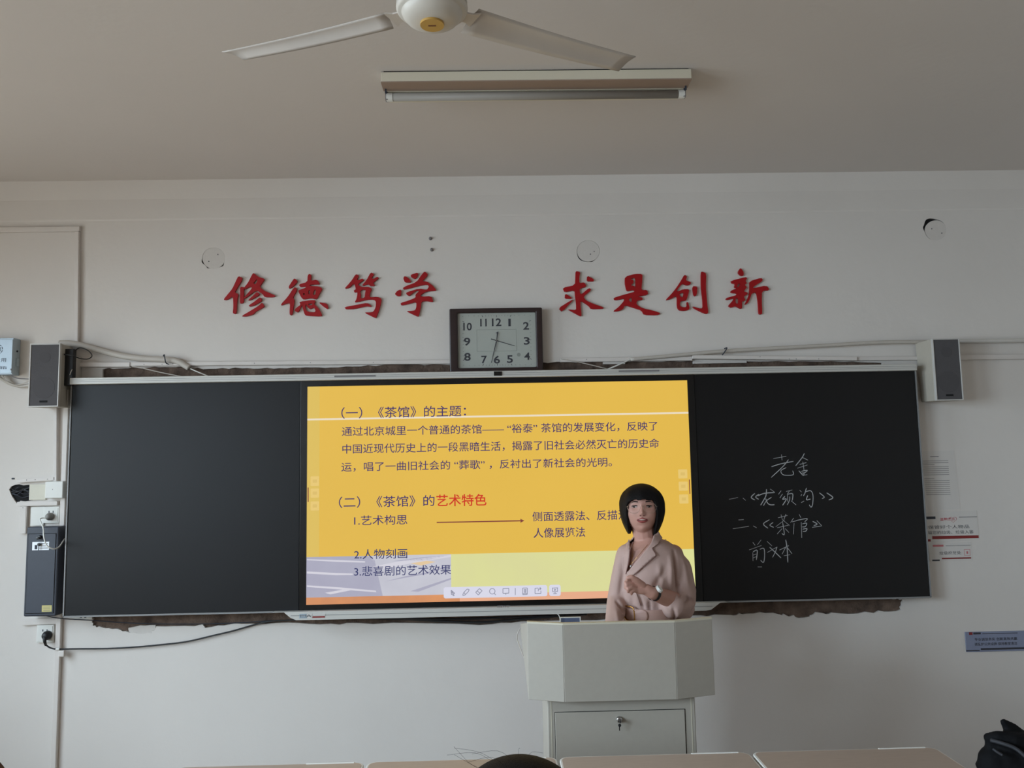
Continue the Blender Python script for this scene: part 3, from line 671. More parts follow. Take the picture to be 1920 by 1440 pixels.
bm = B(); tube(bm, [P(137, 690, Y=-.01), P(133, 697, Y=-.03), P(131, 703, Y=-.025)], .002, 6); from_bm(bm, 'grey_lead', mGreyP, o, smooth=True)
# small beige junction block under it
o = slab('junction_block', (112, 730, 127, 762), YW-.06, YW, mGreyP, bevel=.003); tag(o, 'beige junction block on the wall beside the left speaker, below the black receiver', 'junction box')

# ================================================================ TRUNKING AND PIPES
def trunk(name, a, b, w, label, cat='trunking', Y=YW-.018, m=mTrunk, parent=None, holes=()):
    A_ = P(*a, Y=YW); C_ = P(*b, Y=YW); d = (C_-A_).normalized(); n = Vector((-d.z, 0, d.x))*w/2
    loop = [(v.x, v.z) for v in (A_-n, C_-n, C_+n, A_+n)]
    bm = B(); plate(bm, [loop], Y, YW+.0002); o = from_bm(bm, name, m, parent, bevel=.002)
    if label: tag(o, label, cat)
    # snap lid along its middle
    n2 = n*.8; loop2 = [(v.x, v.z) for v in (A_-n2, C_-n2, C_+n2, A_+n2)]
    bm = B(); plate(bm, [loop2], Y-.0015, Y+.001); from_bm(bm, 'trunking_lid', m, o, bevel=.0006)
    for hx, hy in holes:
        q = P(hx, hy, Y=Y-.0015); bm = B(); cyl(bm, (q.x, Y-.0012, q.z), (q.x, Y-.0022, q.z), .002, n=8); from_bm(bm, 'screw', mInk, o)
    return o
trunk('cable_trunking', (-360, 437), (152, 430.5), .026, 'white horizontal trunking high on the wall at the left picture edge')
trunk('cable_trunking', (147.5, 436), (146, 642), .022, 'white vertical trunking running from the high horizontal one to the left speaker')
trunk('cable_trunking', (140, 684.5), (247, 684.5), .024, 'short trunking piece between left speaker and the exposed mortar', Y=YW-.022)
trunk('cable_trunking', (247, 683.5), (846, 679), .021, 'long trunking running above the blackboard to the left of the clock', holes=((270, 683), (304, 683), (324, 682), (477, 681), (582, 680), (700, 679.5)))
trunk('cable_trunking', (1050, 676), (1296, 673), .021, 'trunking running above the blackboard just right of the clock', holes=((1100, 674),))
trunk('cable_trunking', (1296, 670.5), (1602, 674), .02, 'loosened trunking length sagging above the right blackboard', holes=((1425, 669), (1480, 673), (1493, 673), (1535, 673)), Y=YW-.03)
trunk('cable_trunking', (1602, 673.5), (1740, 672), .02, 'trunking end piece behind the right speaker')
trunk('cable_trunking', (1790, 671), (2270, 665), .026, 'double white trunking right of the right speaker')
trunk('cable_trunking', (107.5, 752), (107, 906), .018, 'thin vertical trunking under the left speaker down to the junction covers')
trunk('cable_trunking', (128.5, 740), (101, 1508), .026, 'tall vertical trunking beside the left blackboard edge down to the floor')
trunk('cable_trunking', (36, 901.5), (106, 897), .020, 'short horizontal trunking with screws above the ragged wall hole', holes=((50, 900), (66, 899.5), (89, 898.5)))
trunk('cable_trunking', (36, 945), (111, 943), .022, 'short horizontal trunking above the upper wall socket', holes=((43, 952),))
trunk('cable_trunking', (48, 949), (46, 1000), .034, 'short vertical trunking stub above the black steel cabinet')
trunk('cable_trunking', (44, 1166.5), (112, 1163), .03, 'white backing strip sticking out under the black steel cabinet', Y=YW-.012)
o = empty('corrugated_conduit', P(150, 650, Y=.05), 'thick cream cable conduit curving from left speaker to the blackboard', 'conduit')
bm = B(); tube(bm, [P(x, y, Y=YW-.022) for x, y in ((112, 644), (130, 644), (150, 647), (180, 655), (210, 663), (240, 669), (270, 672.5), (300, 674), (325, 675.5), (340, 681), (355, 690))], .0155, 14); from_bm(bm, 'pipe', mGreyP, o, smooth=True)
bm = B(); tube(bm, [P(356, 691, Y=YW-.022), P(370, 697, Y=.04), P(392, 706, Y=.045)], .003, 6); from_bm(bm, 'wire', mWhiteP, o, smooth=True)
bm = B(); q = P(308, 664, Y=.04); tube(bm, [P(306, 668, Y=YW-.05), P(308, 665, Y=YW-.05), P(309, 671, Y=YW-.05), P(311, 680, Y=YW-.045), P(316, 683, Y=YW-.02)], .0028, 6); from_bm(bm, 'wire_tie', mInk, o, smooth=True)
o = empty('pvc_conduit', P(1500, 650, Y=.06), 'white rigid conduit rising from the blackboard rail toward the right speaker', 'conduit')
bm = B(); tube(bm, [P(x, y, Y=YW-.03) for x, y in ((1182, 674), (1260, 667), (1350, 659), (1450, 653), (1560, 647), (1650, 642), (1740, 641))], .0095, 12); from_bm(bm, 'pipe', mGreyP, o, smooth=True)
bm = B(); tube(bm, [P(1184, 673, Y=YW-.03), P(1160, 684, Y=.03), P(1136, 694, Y=.03)], .004, 6); from_bm(bm, 'wire', mWhiteP, o, smooth=True)
bm = B(); tube(bm, [P(1354, 666, Y=YW-.045), P(1360, 658, Y=YW-.05), P(1363, 652, Y=YW-.05), P(1358, 654, Y=YW-.05)], .0028, 6); from_bm(bm, 'wire_tie', mInk, o, smooth=True)
o = empty('pvc_conduit', P(1850, 640, Y=.06), 'white rigid conduit leading right from the right speaker', 'conduit')
bm = B(); tube(bm, [P(1795, 640, Y=YW-.02), P(2270, 634, Y=YW-.02)], .011, 12, smooth=False); from_bm(bm, 'pipe', mGreyP, o, smooth=True)
def wire(name, pts, r, m, label, cat='cable'):
    bm = B(); tube(bm, pts, r, 8); o = from_bm(bm, name, m, smooth=True); return tag(o, label, cat)
wire('thin_cable', [P(248, 687, Y=.05), P(262, 689, Y=.05), P(300, 698, Y=.045), P(345, 707, Y=.04)], .0026, mGreyP, 'grey cable hanging from the trunking end over bare mortar on the left')
wire('thin_cable', [P(1052, 673, Y=.05), P(1090, 680, Y=.045), P(1140, 692, Y=.035)], .0022, mGreyP, 'thin grey cable drooping right of the clock above the blackboard')
o = slab('plaster_flake', (1131, 678, 1172, 682.5), YW-.006, YW+.012, mDisc); tag(o, 'pale flake left on the bare mortar right of the clock', 'plaster flake')
o = slab('plaster_block', (143, 692.5, 192, 708), YW-.002, YW+.01, mDisc); tag(o, 'smooth filled patch at the top left corner of the blackboard', 'wall patch')
o = slab('plaster_flake', (1300, 676.5, 1400, 681), YW-.004, YW+.012, mDisc); tag(o, 'long thin plaster remnant above the right blackboard', 'plaster flake')
bm = B(); plate(bm, [xz(jit([(243, 1187), (240, 1178), (262, 1174), (291, 1173), (288, 1186), (270, 1189), (243, 1187)], 1.2, 3, 7), YW)], YW+.004, YW+.0119)
tag(from_bm(bm, 'undercoat_patch', mDisc), 'pale undercoat patch below the left blackboard beside bare mortar', 'wall patch')
for px, lab in (((807, 447.5), 'small dark bolt in the wall, upper of the pair above the fourth red character'), ((809.5, 468.5), 'small dark bolt in the wall, lower of the pair above the fourth red character')):
    q = P(*px, Y=YW); bm = B(); lathe(bm, (q.x, YW-.012, q.z), [(.004, 0), (.0075, .003), (.0085, .0125)], 14, 'Y'); tag(from_bm(bm, 'wall_bolt', mInkG, smooth=True), lab, 'bolt')
# wires inside the ragged hole
o = empty('cable_bundle', P(40, 922, Y=YW), 'dark tangled cables inside the ragged wall hole at far left', 'cable')
for i in range(7):
    rr = random.Random(i); bm = B()
    tube(bm, [P(20+rr.uniform(0, 5), 915+rr.uniform(0, 12), Y=YW+.007), P(32, 914+rr.uniform(0, 18), Y=YW-.002), P(44, 914+rr.uniform(0, 20), Y=YW+.004), P(60, 912+rr.uniform(0, 22), Y=YW+.004)], .0022, 6)
    from_bm(bm, 'wire', [mBlackR, mInk, mBlackP, mSignD][i % 4], o, smooth=True)

# ================================================================ COVERS, SOCKETS, CABINET (left edge)
o = slab('blanking_plate', (54.5, 908, 86, 937.5), YW-.008, YW, mIvoryP, bevel=.002); tag(o, 'yellowed square blanking plate over the ragged wall hole', 'wall plate')
o = slab('junction_cover', (84, 902.5, 118, 934.5), YW-.045, YW, mWhiteP, bevel=.005); tag(o, 'white square junction box cover beside the yellowed plate', 'junction box')
q = P(98.5, 917.5, Y=YW-.045); bm = B(); cyl(bm, (q.x, YW-.0455, q.z), (q.x, YW-.0445, q.z), .002, n=8); from_bm(bm, 'screw', mInkG, o)
def socket(px, lab, twin):
    Yf = YW-.012
    x0, x1, z0, z1 = rect(*px, Yf); o = empty('wall_socket', ((x0+x1)/2, YW, z0), lab, 'socket', 'white wall sockets beside the black cabinet')
    bm = B(); box(bm, x0, x1, Yf, YW, z0, z1); from_bm(bm, 'face_plate', mWhiteP, o, bevel=.002)
    bm = B(); box(bm, x0+.006, x1-.006, Yf-.002, Yf+.001, z0+.006, z1-.006); ins = from_bm(bm, 'insert', mWhiteP, o, bevel=.001)
    xc = (x0+x1)/2
    for s in (-1, 1):
        bm = B(); box(bm, xc+s*.010-.0022, xc+s*.010+.0022, Yf-.0026, Yf-.0015, z1-.030, z1-.020); from_bm(bm, 'socket_slot', mInk, ins)
    return o, xc, z0, z1, Yf
slab('p', (57, 950, 82, 986), YW-.008, YW, mWhiteP, bevel=.002)
pl = bpy.data.objects['p']; pl.name = 'blanking_plate'; tag(pl, 'white blank plate left of the upper wall socket', 'wall plate')
s1, xc, z0, z1, Yf = socket((81, 950, 111, 981), 'upper white wall socket with a grey plug, above the black cabinet', 1)
o = empty('grey_plug', (xc-.003, Yf, z0+.03), 'grey round plug and white lead in the upper wall socket', 'plug')
bm = B(); lathe(bm, (xc-.002, Yf-.034, z0+.033), [(.009, 0), (.014, .008), (.0185, .02), (.0185, .0315)], 24, 'Y'); from_bm(bm, 'plug_body', mat('plug_grey', (132, 128, 122), .5), o, smooth=True)
q0 = Vector((xc-.008, Yf-.03, z0+.028))
bm = B(); tube(bm, [q0, q0+Vector((-.018, -.02, -.004)), P(81, 990, Y=-.04), P(82, 1005, Y=-.1), P(87, 1022, Y=-.11), P(99, 1029, Y=-.1), P(110, 1026, Y=-.07), P(118, 1015, Y=-.0), P(121, 1010, Y=.05)], .0032, 8); from_bm(bm, 'lead', mWhiteP, o, smooth=True)
s2, xc, z0, z1, Yf = socket((68.5, 1172, 100.5, 1205), 'lower white wall socket with a black plug, below the black cabinet', 1)
o = empty('black_plug', (xc, Yf, z0+.03), 'black round plug with long cable in the lower wall socket', 'plug')
q = P(84, 1193, Y=Yf-.03)
bm = B(); lathe(bm, (q.x, Yf-.036, q.z), [(.010, 0), (.016, .006), (.0215, .02), (.0215, .0335)], 24, 'Y'); from_bm(bm, 'plug_body', mBlackR, o, smooth=True)
bm = B(); tube(bm, [Vector((q.x, Yf-.03, q.z-.006)), P(84, 1203, Y=Yf-.035), P(86, 1210, Y=Yf-.02)], lambda t: .010-.005*t, 10); from_bm(bm, 'strain_relief', mBlackR, o, smooth=True)
bm = B(); tube(bm, [P(86, 1209, Y=Yf-.02), P(93, 1214, Y=YW-.03), P(104, 1217, Y=YW-.028), P(118, 1217, Y=YW-.026), P(150, 1216.5, Y=YW-.02), P(200, 1216, Y=YW-.012), P(250, 1213.5, Y=YW-.012), P(300, 1209, Y=YW-.012), P(350, 1203, Y=YW-.012), P(400, 1191.5, Y=YW-.012), P(440, 1182, Y=YW-.012), P(480, 1170.5, Y=YW-.01), P(510, 1164.5, Y=.05), P(540, 1163, Y=.045), P(600, 1160, Y=.04)], .0038, 8); from_bm(bm, 'lead', mBlackR, o, smooth=True)
o = empty('cable_clip', P(108, 1217, Y=.06), 'small white cable clip holding the black cable on the trunking', 'clip')
bm = B(); tube(bm, [P(105, 1217, Y=YW-.032), P(111.5, 1217, Y=YW-.032)], .0055, 10, smooth=False); from_bm(bm, 'clip_body', mWhiteP, o)
x0, x1, z0, z1 = rect(109, 1220, 120, 1232, YW-.035); bm = B(); box(bm, x0, x1, YW-.035, YW-.0195, z0, z1); from_bm(bm, 'clip_foot', mTrunk, o, bevel=.004)
wire('thin_cable', [P(80, 1152, Y=YW-.04), P(95, 1156.5, Y=YW-.03), P(118, 1160, Y=YW-.028), P(170, 1163, Y=YW-.006), P(240, 1168, Y=YW-.004), P(320, 1170, Y=YW-.004), P(400, 1169.5, Y=YW-.004), P(470, 1166.5, Y=YW-.004), P(520, 1163, Y=.05)], .0022, mInk, 'thin dark cable from the black cabinet along the bare mortar')
wire('thick_cable', [P(640, 1158, Y=.06), P(760, 1161, Y=.06), P(860, 1166.5, Y=.05), P(920, 1166, Y=.05), P(975, 1161, Y=.05), P(1060, 1154, Y=.05)], .0055, mBlackR, 'black cable sagging under the display tray')
wire('thick_cable', [P(700, 1157, Y=.05), P(820, 1161, Y=.05), P(960, 1157.5, Y=.05), P(1100, 1152, Y=.05)], .005, mBlackP, 'second black cable tucked up behind the display tray')
o = slab('wall_socket', (128, 1150, 173, 1162), YW-.008, YW, mWhiteP, bevel=.002); tag(o, 'white socket peeping out below the left blackboard corner', 'socket')
for sx in (152, 160):
    q = P(sx, 1157.5, Y=YW-.008); bm = B(); box(bm, q.x-.005, q.x+.005, YW-.0088, YW-.0075, q.z-.0022, q.z+.0022); from_bm(bm, 'socket_slot', mInk, o)
# black steel cabinet
Yc = YW-.085
x0, x1, z0, z1 = rect(44.5, 988, 103, 1156, Yc)
x0 = P(43.5, 1150, Y=Yc).x
cb = empty('steel_cabinet', ((x0+x1)/2, YW, z0), 'narrow black steel wall cabinet with key, left of the blackboard', 'cabinet')
bm = B(); box(bm, x0, x1+.012, Yc, YW-.012, z0, z1); from_bm(bm, 'body', mCabinet, cb, bevel=.008, seg=3)
bm = B(); box(bm, x0+.01, x1, YW-.013, YW, z0+.02, z1-.02); from_bm(bm, 'back_plate', mCabinet, cb)
a0, a1, b0, b1 = rect(51, 1001, 102.5, 1149.5, Yc)
bm = B(); plate(bm, [[(a0-.0025, b0-.0025), (a1+.0025, b0-.0025), (a1+.0025, b1+.0025), (a0-.0025, b1+.0025)], [(a0, b0), (a1, b0), (a1, b1), (a0, b1)]], Yc-.0006, Yc+.001); from_bm(bm, 'door_gap', mDark, cb)
bm = B(); box(bm, a0, a1, Yc-.0025, Yc+.001, b0, b1); dr = from_bm(bm, 'door', mCabinet, cb, bevel=.001)
u0, u1, w0, w1 = rect(60.5, 1016, 92, 1031.5, Yc-.003); bm = B(); box(bm, u0, u1, Yc-.0035, Yc-.002, w0, w1); from_bm(bm, 'silver_label', mSilverL, dr)
for yy in (1019, 1023, 1027):
    u0, u1, w0, w1 = rect(72, yy, 90, yy+1.2, Yc-.0037); bm = B(); box(bm, u0, u1, Yc-.0038, Yc-.003, w0, w1); from_bm(bm, 'label_print', mInkG, dr)
u0, u1, w0, w1 = rect(65, 1022, 70, 1030, Yc-.0037); bm = B(); box(bm, u0, u1, Yc-.0038, Yc-.003, w0, w1); from_bm(bm, 'label_print', mInk, dr)
u0, u1, w0, w1 = rect(78.5, 1135, 97, 1147, Yc-.003); bm = B(); box(bm, u0, u1, Yc-.0035, Yc-.002, w0, w1); st = from_bm(bm, 'yellow_sticker', mYellowL, dr)
for yy in (1138, 1141, 1144):
    u0, u1, w0, w1 = rect(81, yy, 94, yy+.8, Yc-.0037); bm = B(); box(bm, u0, u1, Yc-.0038, Yc-.003, w0, w1); from_bm(bm, 'sticker_print', mInkG, dr)
q = P(76, 1007, Y=Yc); bm = B(); lathe(bm, (q.x, Yc-.012, q.z), [(.006, 0), (.009, .002), (.010, .011)], 18, 'Y'); from_bm(bm, 'lock', mBlackP, dr, smooth=True)
bm = B(); lathe(bm, (q.x-.004, Yc-.020, q.z-.004), [(.002, 0), (.007, .001), (.007, .004), (.002, .005)], 14, 'Y'); from_bm(bm, 'key_head', mBlackP, dr)
q = P(71, 1021, Y=Yc-.02)
bm = B(); lathe(bm, (q.x, Yc-.014, q.z), [(.003, 0), (.0075, .001), (.0075, .004), (.003, .005)], 14, 'Y'); box(bm, q.x-.0015, q.x+.0015, Yc-.0125, Yc-.0105, q.z-.028, q.z-.006); from_bm(bm, 'hanging_key', mBlackP, dr)
# metal box at the upper left
Yb = YW-.06
x0, x1, z0, z1 = rect(-70, 634, 24.5, 703, Yb)
mb = empty('metal_box', ((x0+x1)/2, YW, z0), 'galvanised metal box with a round emblem and writing at the upper left edge', 'box')
bm = B(); box(bm, x0, x1, Yb, YW-.001, z0, z1); from_bm(bm, 'body', mSteel, mb, bevel=.003)
bm = B(); box(bm, x0+.004, x1-.002, Yb-.004, Yb+.002, z0+.006, z1-.008); lid = from_bm(bm, 'lid', mSteel, mb, bevel=.002)
ye = Yb-.0045
q = P(-4, 655, Y=ye)
bm = B()
for r0, r1 in ((.021, .0245), (.012, .015)):
    n = 32
    for i in range(n):
        a, b = 2*math.pi*i/n, 2*math.pi*(i+1)/n
        if r0 > .02 and i % 4 == 3: continue
        bm.faces.new([bm.verts.new((q.x+r*math.cos(t), ye, q.z+r*math.sin(t))) for r, t in ((r0, a), (r1, a), (r1, b), (r0, b))])
bm.faces.new([bm.verts.new((q.x+v[0], ye, q.z+v[1])) for v in ((-.006, -.008), (.006, -.008), (.002, .002), (.006, .011), (-.006, .011), (-.002, .002))])
from_bm(bm, 'round_emblem', mInk, lid)
ptext('box_lettering', '监控专用', (-32, 671, 11.5, 671, 8), ye, mInk, lid)
ptext('box_lettering', '设备箱', (-30, 687, 12.5, 687, 5.5), ye, mInk, lid)
bm = B(); q = P(22, 693, Y=Yb); box(bm, q.x-.004, q.x+.002, Yb-.0055, Yb-.003, q.z-.004, q.z+.004); from_bm(bm, 'latch', mInkG, lid)
q = P(34.6, 657, Y=.02); bm = B(); cyl(bm, (x1-.001, .05, q.z), (x1+.004, .05, q.z), .005, n=10); from_bm(bm, 'side_knob', mInk, mb)
bm = B(); box(bm, x1-.001, x1+.006, .045, .065, z0+.045, z0+.085); from_bm(bm, 'side_hinge', mSteel, mb, bevel=.002)
wire('thick_cable', [P(-8, 703, Y=.04), P(5, 712, Y=.05), P(20, 720, Y=.06), P(38, 724, Y=.065), P(55, 722, Y=.06), P(75, 716, Y=.05)], .008, mGreyP, 'thick pale cable from the metal box to the left speaker')
wire('thin_cable', [P(3, 702, Y=.04), P(12, 714, Y=.05), P(30, 722, Y=.05), P(56, 714, Y=.04)], .0025, mGreyP, 'thin grey cable looping under the metal box')
wire('thin_cable', [P(18, 703, Y=.03), P(32, 709, Y=.03), P(60, 711, Y=.04)], .0025, mInkG, 'thin darker cable leaving the metal box toward the left speaker')
q = P(24.5, 897.5, Y=YW)
bm = B()
for dx in (-.003, .004): lathe(bm, (q.x+dx, YW-.003, q.z), [(.002, 0), (.0042, .001), (.0042, .004)], 10, 'Y')
tag(from_bm(bm, 'wall_screws', mInk), 'pair of dark screws beside the trunking above the ragged hole', 'screw')

# ================================================================ NOTICES (right edge)
def paper(name, px, lab, cat, Y=YW-.0012, m=mPaper, tilt=0):
    l = xz(px, Y); bm = B(); plate(bm, [l], Y, YW-.0001); o = from_bm(bm, name, m); return tag(o, lab, cat)
pn = paper('notice_sheet', [(1722, 846), (1789, 845), (1801, 954), (1728, 958)], 'white typed notice sheet on the wall partly behind the right blackboard edge', 'notice')
def bar(par, a, b, y0, y1, Y, m, nm='print_line'):
    x0, x1, z0, z1 = rect(a, y0, b, y1, Y); bm = B(); box(bm, x0, x1, Y, Y+.0004, z0, z1); return from_bm(bm, nm, m, par)
rr = random.Random(3)
bar(pn, 1744, 1760, 855.6, 857, YW-.0018, mInkG)
for i in range(18):
    y = 863.5+i*3.72
    if i == 8: continue
    bar(pn, 1729+i*.45, (1778+i*.25) if i not in (2, 9) else 1752, y, y+1.1, YW-.0018, mInkF)
# sticker 2
Yn = YW-.0016
o = paper('notice_sticker', [(1726, 961), (1831, 957), (1836, 1011), (1800, 1014), (1730, 1017)], 'white sticker with a heart and a dark red stripe, upper of two beside the blackboard', 'notice', Y=Yn)
ptext('notice_lettering', '请保管好个人物品', (1729, 985.5, 1817, 984, 6.5), Yn-.0004, mInk, o)
ptext('notice_lettering', '勿留您的垃圾、垃圾入篓', (1731, 995.5, 1825, 994, 6.5), Yn-.0004, mInk, o)
x0, x1, z0, z1 = rect(1748, 1004.5, 1835, 1010, Yn-.0006); bm = B(); box(bm, x0, x1, Yn-.0006, Yn, z0, z1); from_bm(bm, 'red_stripe', mRedBar, o)
bar(o, 1736, 1745, 1011, 1015.5, Yn-.0006, mRedBar, 'red_stripe')
bar(o, 1736, 1754, 968.5, 973.5, Yn-.0006, mInk); bar(o, 1798, 1832, 968.8, 970, Yn-.0006, mInkG)
ptext('pink_script', '温馨提示', (1762, 971, 1790, 970, 6), Yn-.0006, mPinkI, o, off=.02)
bm = B(); q = P(1787, 974, Y=Yn-.0006)
for i in range(28):
    def hp(t, s): return Vector((q.x+s*.0011*16*math.sin(t)**3, Yn-.0006, q.z+s*.0009*(13*math.cos(t)-5*math.cos(2*t)-2*math.cos(3*t)-math.cos(4*t))))
    a, b = 2*math.pi*i/28, 2*math.pi*(i+1)/28; bm.faces.new([bm.verts.new(v) for v in (hp(a, 1), hp(b, 1), hp(b, 1.12), hp(a, 1.12))])
from_bm(bm, 'heart_outline', mPinkI, o)
o = paper('notice_sticker', [(1740, 1019), (1821, 1016), (1824, 1050), (1744, 1053)], 'white sticker with red square mark, lower of two beside the blackboard', 'notice', Y=Yn)
ptext('notice_lettering', '垃圾投放处', (1761, 1034, 1802, 1033, 6.5), Yn-.0004, mInkG, o, off=.015)
bar(o, 1766, 1821, 1045.3, 1048, Yn-.0006, mRedBar, 'red_stripe'); bar(o, 1748, 1762, 1049.3, 1052, Yn-.0006, mSignD, 'dark_stripe')
bar(o, 1749, 1769, 1021.5, 1025, Yn-.0006, mPinkI); bar(o, 1773, 1820, 1022.5, 1023.3, Yn-.0006, mInkG)
x0, x1, z0, z1 = rect(1808, 1030, 1819, 1042, Yn); bm = B(); t = .0015
plate(bm, [[(x0, z0), (x1, z0), (x1, z1), (x0, z1)], [(x0+t, z0+t), (x1-t, z0+t), (x1-t, z1-t), (x0+t, z1-t)]], Yn-.0007, Yn); box(bm, (x0+x1)/2-.004, (x0+x1)/2+.004, Yn-.0007, Yn, (z0+z1)/2-.006, (z0+z1)/2+.006); from_bm(bm, 'square_mark', mPinkI, o)
Yg = YW-.006
x0, x1, z0, z1 = rect(1811, 1183.5, 1960, 1221, Yg)
sg = empty('wall_sign', ((x0+x1)/2, YW, z0), 'blue grey acrylic sign with two rows of dark writing at the lower right edge', 'sign')
bm = B(); box(bm, x0, x1, Yg, YW, z0, z1); sgp = from_bm(bm, 'sign_plate', mSignB, sg, bevel=.001)
ptext('sign_lettering', '专业诚信务实 创新高效共赢', (1827, 1195.3, 1907, 1195, 6), Yg-.0004, mSignD, sgp, off=.012)
ptext('sign_lettering', '请爱护公共设施 保持教室清洁', (1827, 1204.2, 1907, 1204, 6), Yg-.0004, mSignD, sgp, off=.012)
for a, b, y0, y1, m in ((1839, 1960, 1214, 1217.5, mSignD), (1811.5, 1837, 1219, 1221, mSignD), (1817, 1823.5, 1185.5, 1190.5, mRedBar), (1825, 1839, 1186, 1189.5, mSignD), (1842, 1908, 1187, 1188.2, mSignD)):
    bar(sgp, a, b, y0, y1, Yg-.0006, m, 'sign_print')

# ================================================================ LECTERN
YL = -1.02
def LP(px, py, Y=YL): return P(px, py, Y=Y)
zLt = LP(1160, 1168.5).z; zLb = LP(1160, 1314.5).z
xf0, xf1 = LP(1057, 1240).x, LP(1267.5, 1240).x
xo0, xo1 = P(990, 1240, Y=YL+.035).x, P(1339.5, 1240, Y=YL+.035).x
lc = empty('lectern', ((xf0+xf1)/2, YL+.25, 0), 'grey steel lectern with faceted front and locked cupboard, standing before the teacher', 'lectern')
zk = P(976, 1169.5, Y=YL+.42).z
def pris(plan, z0f, z1f, name, m, bev=.002):
    """vertical panel strip from plan points (x,y,ztop,zbot), 12 mm thick inward (+y)"""
    bm = B(); A_ = []; 
    for (x, y, zt_, zb_) in plan: A_.append((bm.verts.new((x, y, zt_)), bm.verts.new((x, y, zb_)), bm.verts.new((x, y+.014, zt_)), bm.verts.new((x, y+.014, zb_))))
    for a, b in zip(A_, A_[1:]):
        bm.faces.new((a[0], b[0], b[1], a[1])); bm.faces.new((a[2], a[3], b[3], b[2])); bm.faces.new((a[0], a[2], b[2], b[0])); bm.faces.new((a[1], b[1], b[3], a[3]))
    for e in (A_[0], A_[-1]): bm.faces.new((e[0], e[1], e[3], e[2]))
    return from_bm(bm, name, m, lc, bevel=bev)
pris([(xf0, YL, zLt, zLb), (xf1, YL, zLt, zLb)], 0, 0, 'front_panel', mLect)
pris([(xo0, YL+.045, zLt, zLb), (xf0, YL, zLt, zLb)], 0, 0, 'facet_panel', mLect)
pris([(xf1, YL, zLt, zLb), (xo1, YL+.045, zLt, zLb)], 0, 0, 'facet_panel', mLect)
for s, xo in ((0, xo0), (1, xo1)):
    xb_ = P(976, 1175, Y=YL+.42).x if s == 0 else xo1-.004
    bm = B(); f = [(xo, YL+.045, zLt), (xo, YL+.045, zLb), (xb_, YL+.42, zk-.03), (xb_, YL+.42, zk)]
    t = .014 if s == 0 else -.014
    A_ = [bm.verts.new(v) for v in f]; C_ = [bm.verts.new((v[0]+t, v[1], v[2])) for v in f]
    bm.faces.new(A_); bm.faces.new(C_[::-1])
    for i in range(4): bm.faces.new((A_[i], A_[(i+1) % 4], C_[(i+1) % 4], C_[i]))
    from_bm(bm, 'side_panel', mLect, lc, bevel=.002)
zd = zLt-.13
bm = B(); A_ = [(xo0+.014, YL+.05), (xf0, YL+.014), (xf1, YL+.014), (xo1-.014, YL+.05), (xo1-.018, YL+.42), (xo0+.002, YL+.42)]
lo = [bm.verts.new((x, y, zd-.018)) for x, y in A_]; hi = [bm.verts.new((x, y, zd)) for x, y in A_]
bm.faces.new(hi); bm.faces.new(lo[::-1])
for i in range(6): bm.faces.new((lo[i], lo[(i+1) % 6], hi[(i+1) % 6], hi[i]))
from_bm(bm, 'work_surface', mLectTop, lc)
# rim strip along the top
bm = B()
for (a, b) in (((xo0, YL+.045), (xf0, YL)), ((xf0, YL), (xf1, YL)), ((xf1, YL), (xo1, YL+.045))):
    v = [bm.verts.new(p) for p in ((a[0], a[1]-.001, zLt-.002), (b[0], b[1]-.001, zLt-.002), (b[0], b[1]+.02, zLt-.002), (a[0], a[1]+.02, zLt-.002), (a[0], a[1]-.001, zLt+.004), (b[0], b[1]-.001, zLt+.004), (b[0], b[1]+.02, zLt+.004), (a[0], a[1]+.02, zLt+.004))]
    for f in ((0, 1, 5, 4), (3, 7, 6, 2), (4, 5, 6, 7), (0, 3, 2, 1), (0, 4, 7, 3), (1, 2, 6, 5)): bm.faces.new([v[i] for i in f])
from_bm(bm, 'top_rim', mLectTop, lc)
# pedestal
Yp = YL+.052
px0, px1 = P(1027, 1350, Y=Yp).x, P(1304.5, 1350, Y=Yp).x
bm = B(); box(bm, px0, px1, Yp, Yp+.36, .02, zLb+.02); from_bm(bm, 'pedestal', mLect, lc, bevel=.004)
bm = B(); box(bm, px0+.02, px1-.02, Yp+.02, Yp+.34, 0, .02); from_bm(bm, 'plinth', mBlackP, lc)
d0, d1 = P(1041, 1350, Y=Yp).x, P(1284, 1350, Y=Yp).x; dz = P(1160, 1333, Y=Yp).z
bm = B(); plate(bm, [[(d0-.002, .08), (d1+.003, .08), (d1+.003, dz+.002), (d0-.002, dz+.002)], [(d0, .084), (d1, .084), (d1, dz), (d0, dz)]], Yp-.0006, Yp+.002); from_bm(bm, 'door_gap', mDark, lc)
bm = B(); box(bm, d0, d1, Yp-.004, Yp+.002, .084, dz); dr = from_bm(bm, 'cupboard_door', mLect, lc, bevel=.0015)
for s in (0, 1):
    xx = px0+.012 if s == 0 else px1-.016
    bm = B(); box(bm, xx, xx+.003, Yp-.001, Yp+.001, .03, zLb); from_bm(bm, 'pressed_line', mLectTop, lc)
q = P(1162, 1351, Y=Yp-.02)
bm = B(); lathe(bm, (q.x, Yp-.016, q.z), [(.008, 0), (.0105, .002), (.0105, .013)], 20, 'Y'); from_bm(bm, 'lock', mChrome, dr, smooth=True)
bm = B(); box(bm, q.x-.0012, q.x+.0012, Yp-.036, Yp-.016, q.z-.005, q.z+.005); lathe(bm, (q.x-.002, Yp-.030, q.z-.014), [(.002, 0), (.0055, .001), (.0055, .003), (.002, .004)], 14, 'Y'); box(bm, q.x-.0045, q.x-.001, Yp-.029, Yp-.027, q.z-.032, q.z-.018)
from_bm(bm, 'key', mBlackP, dr)
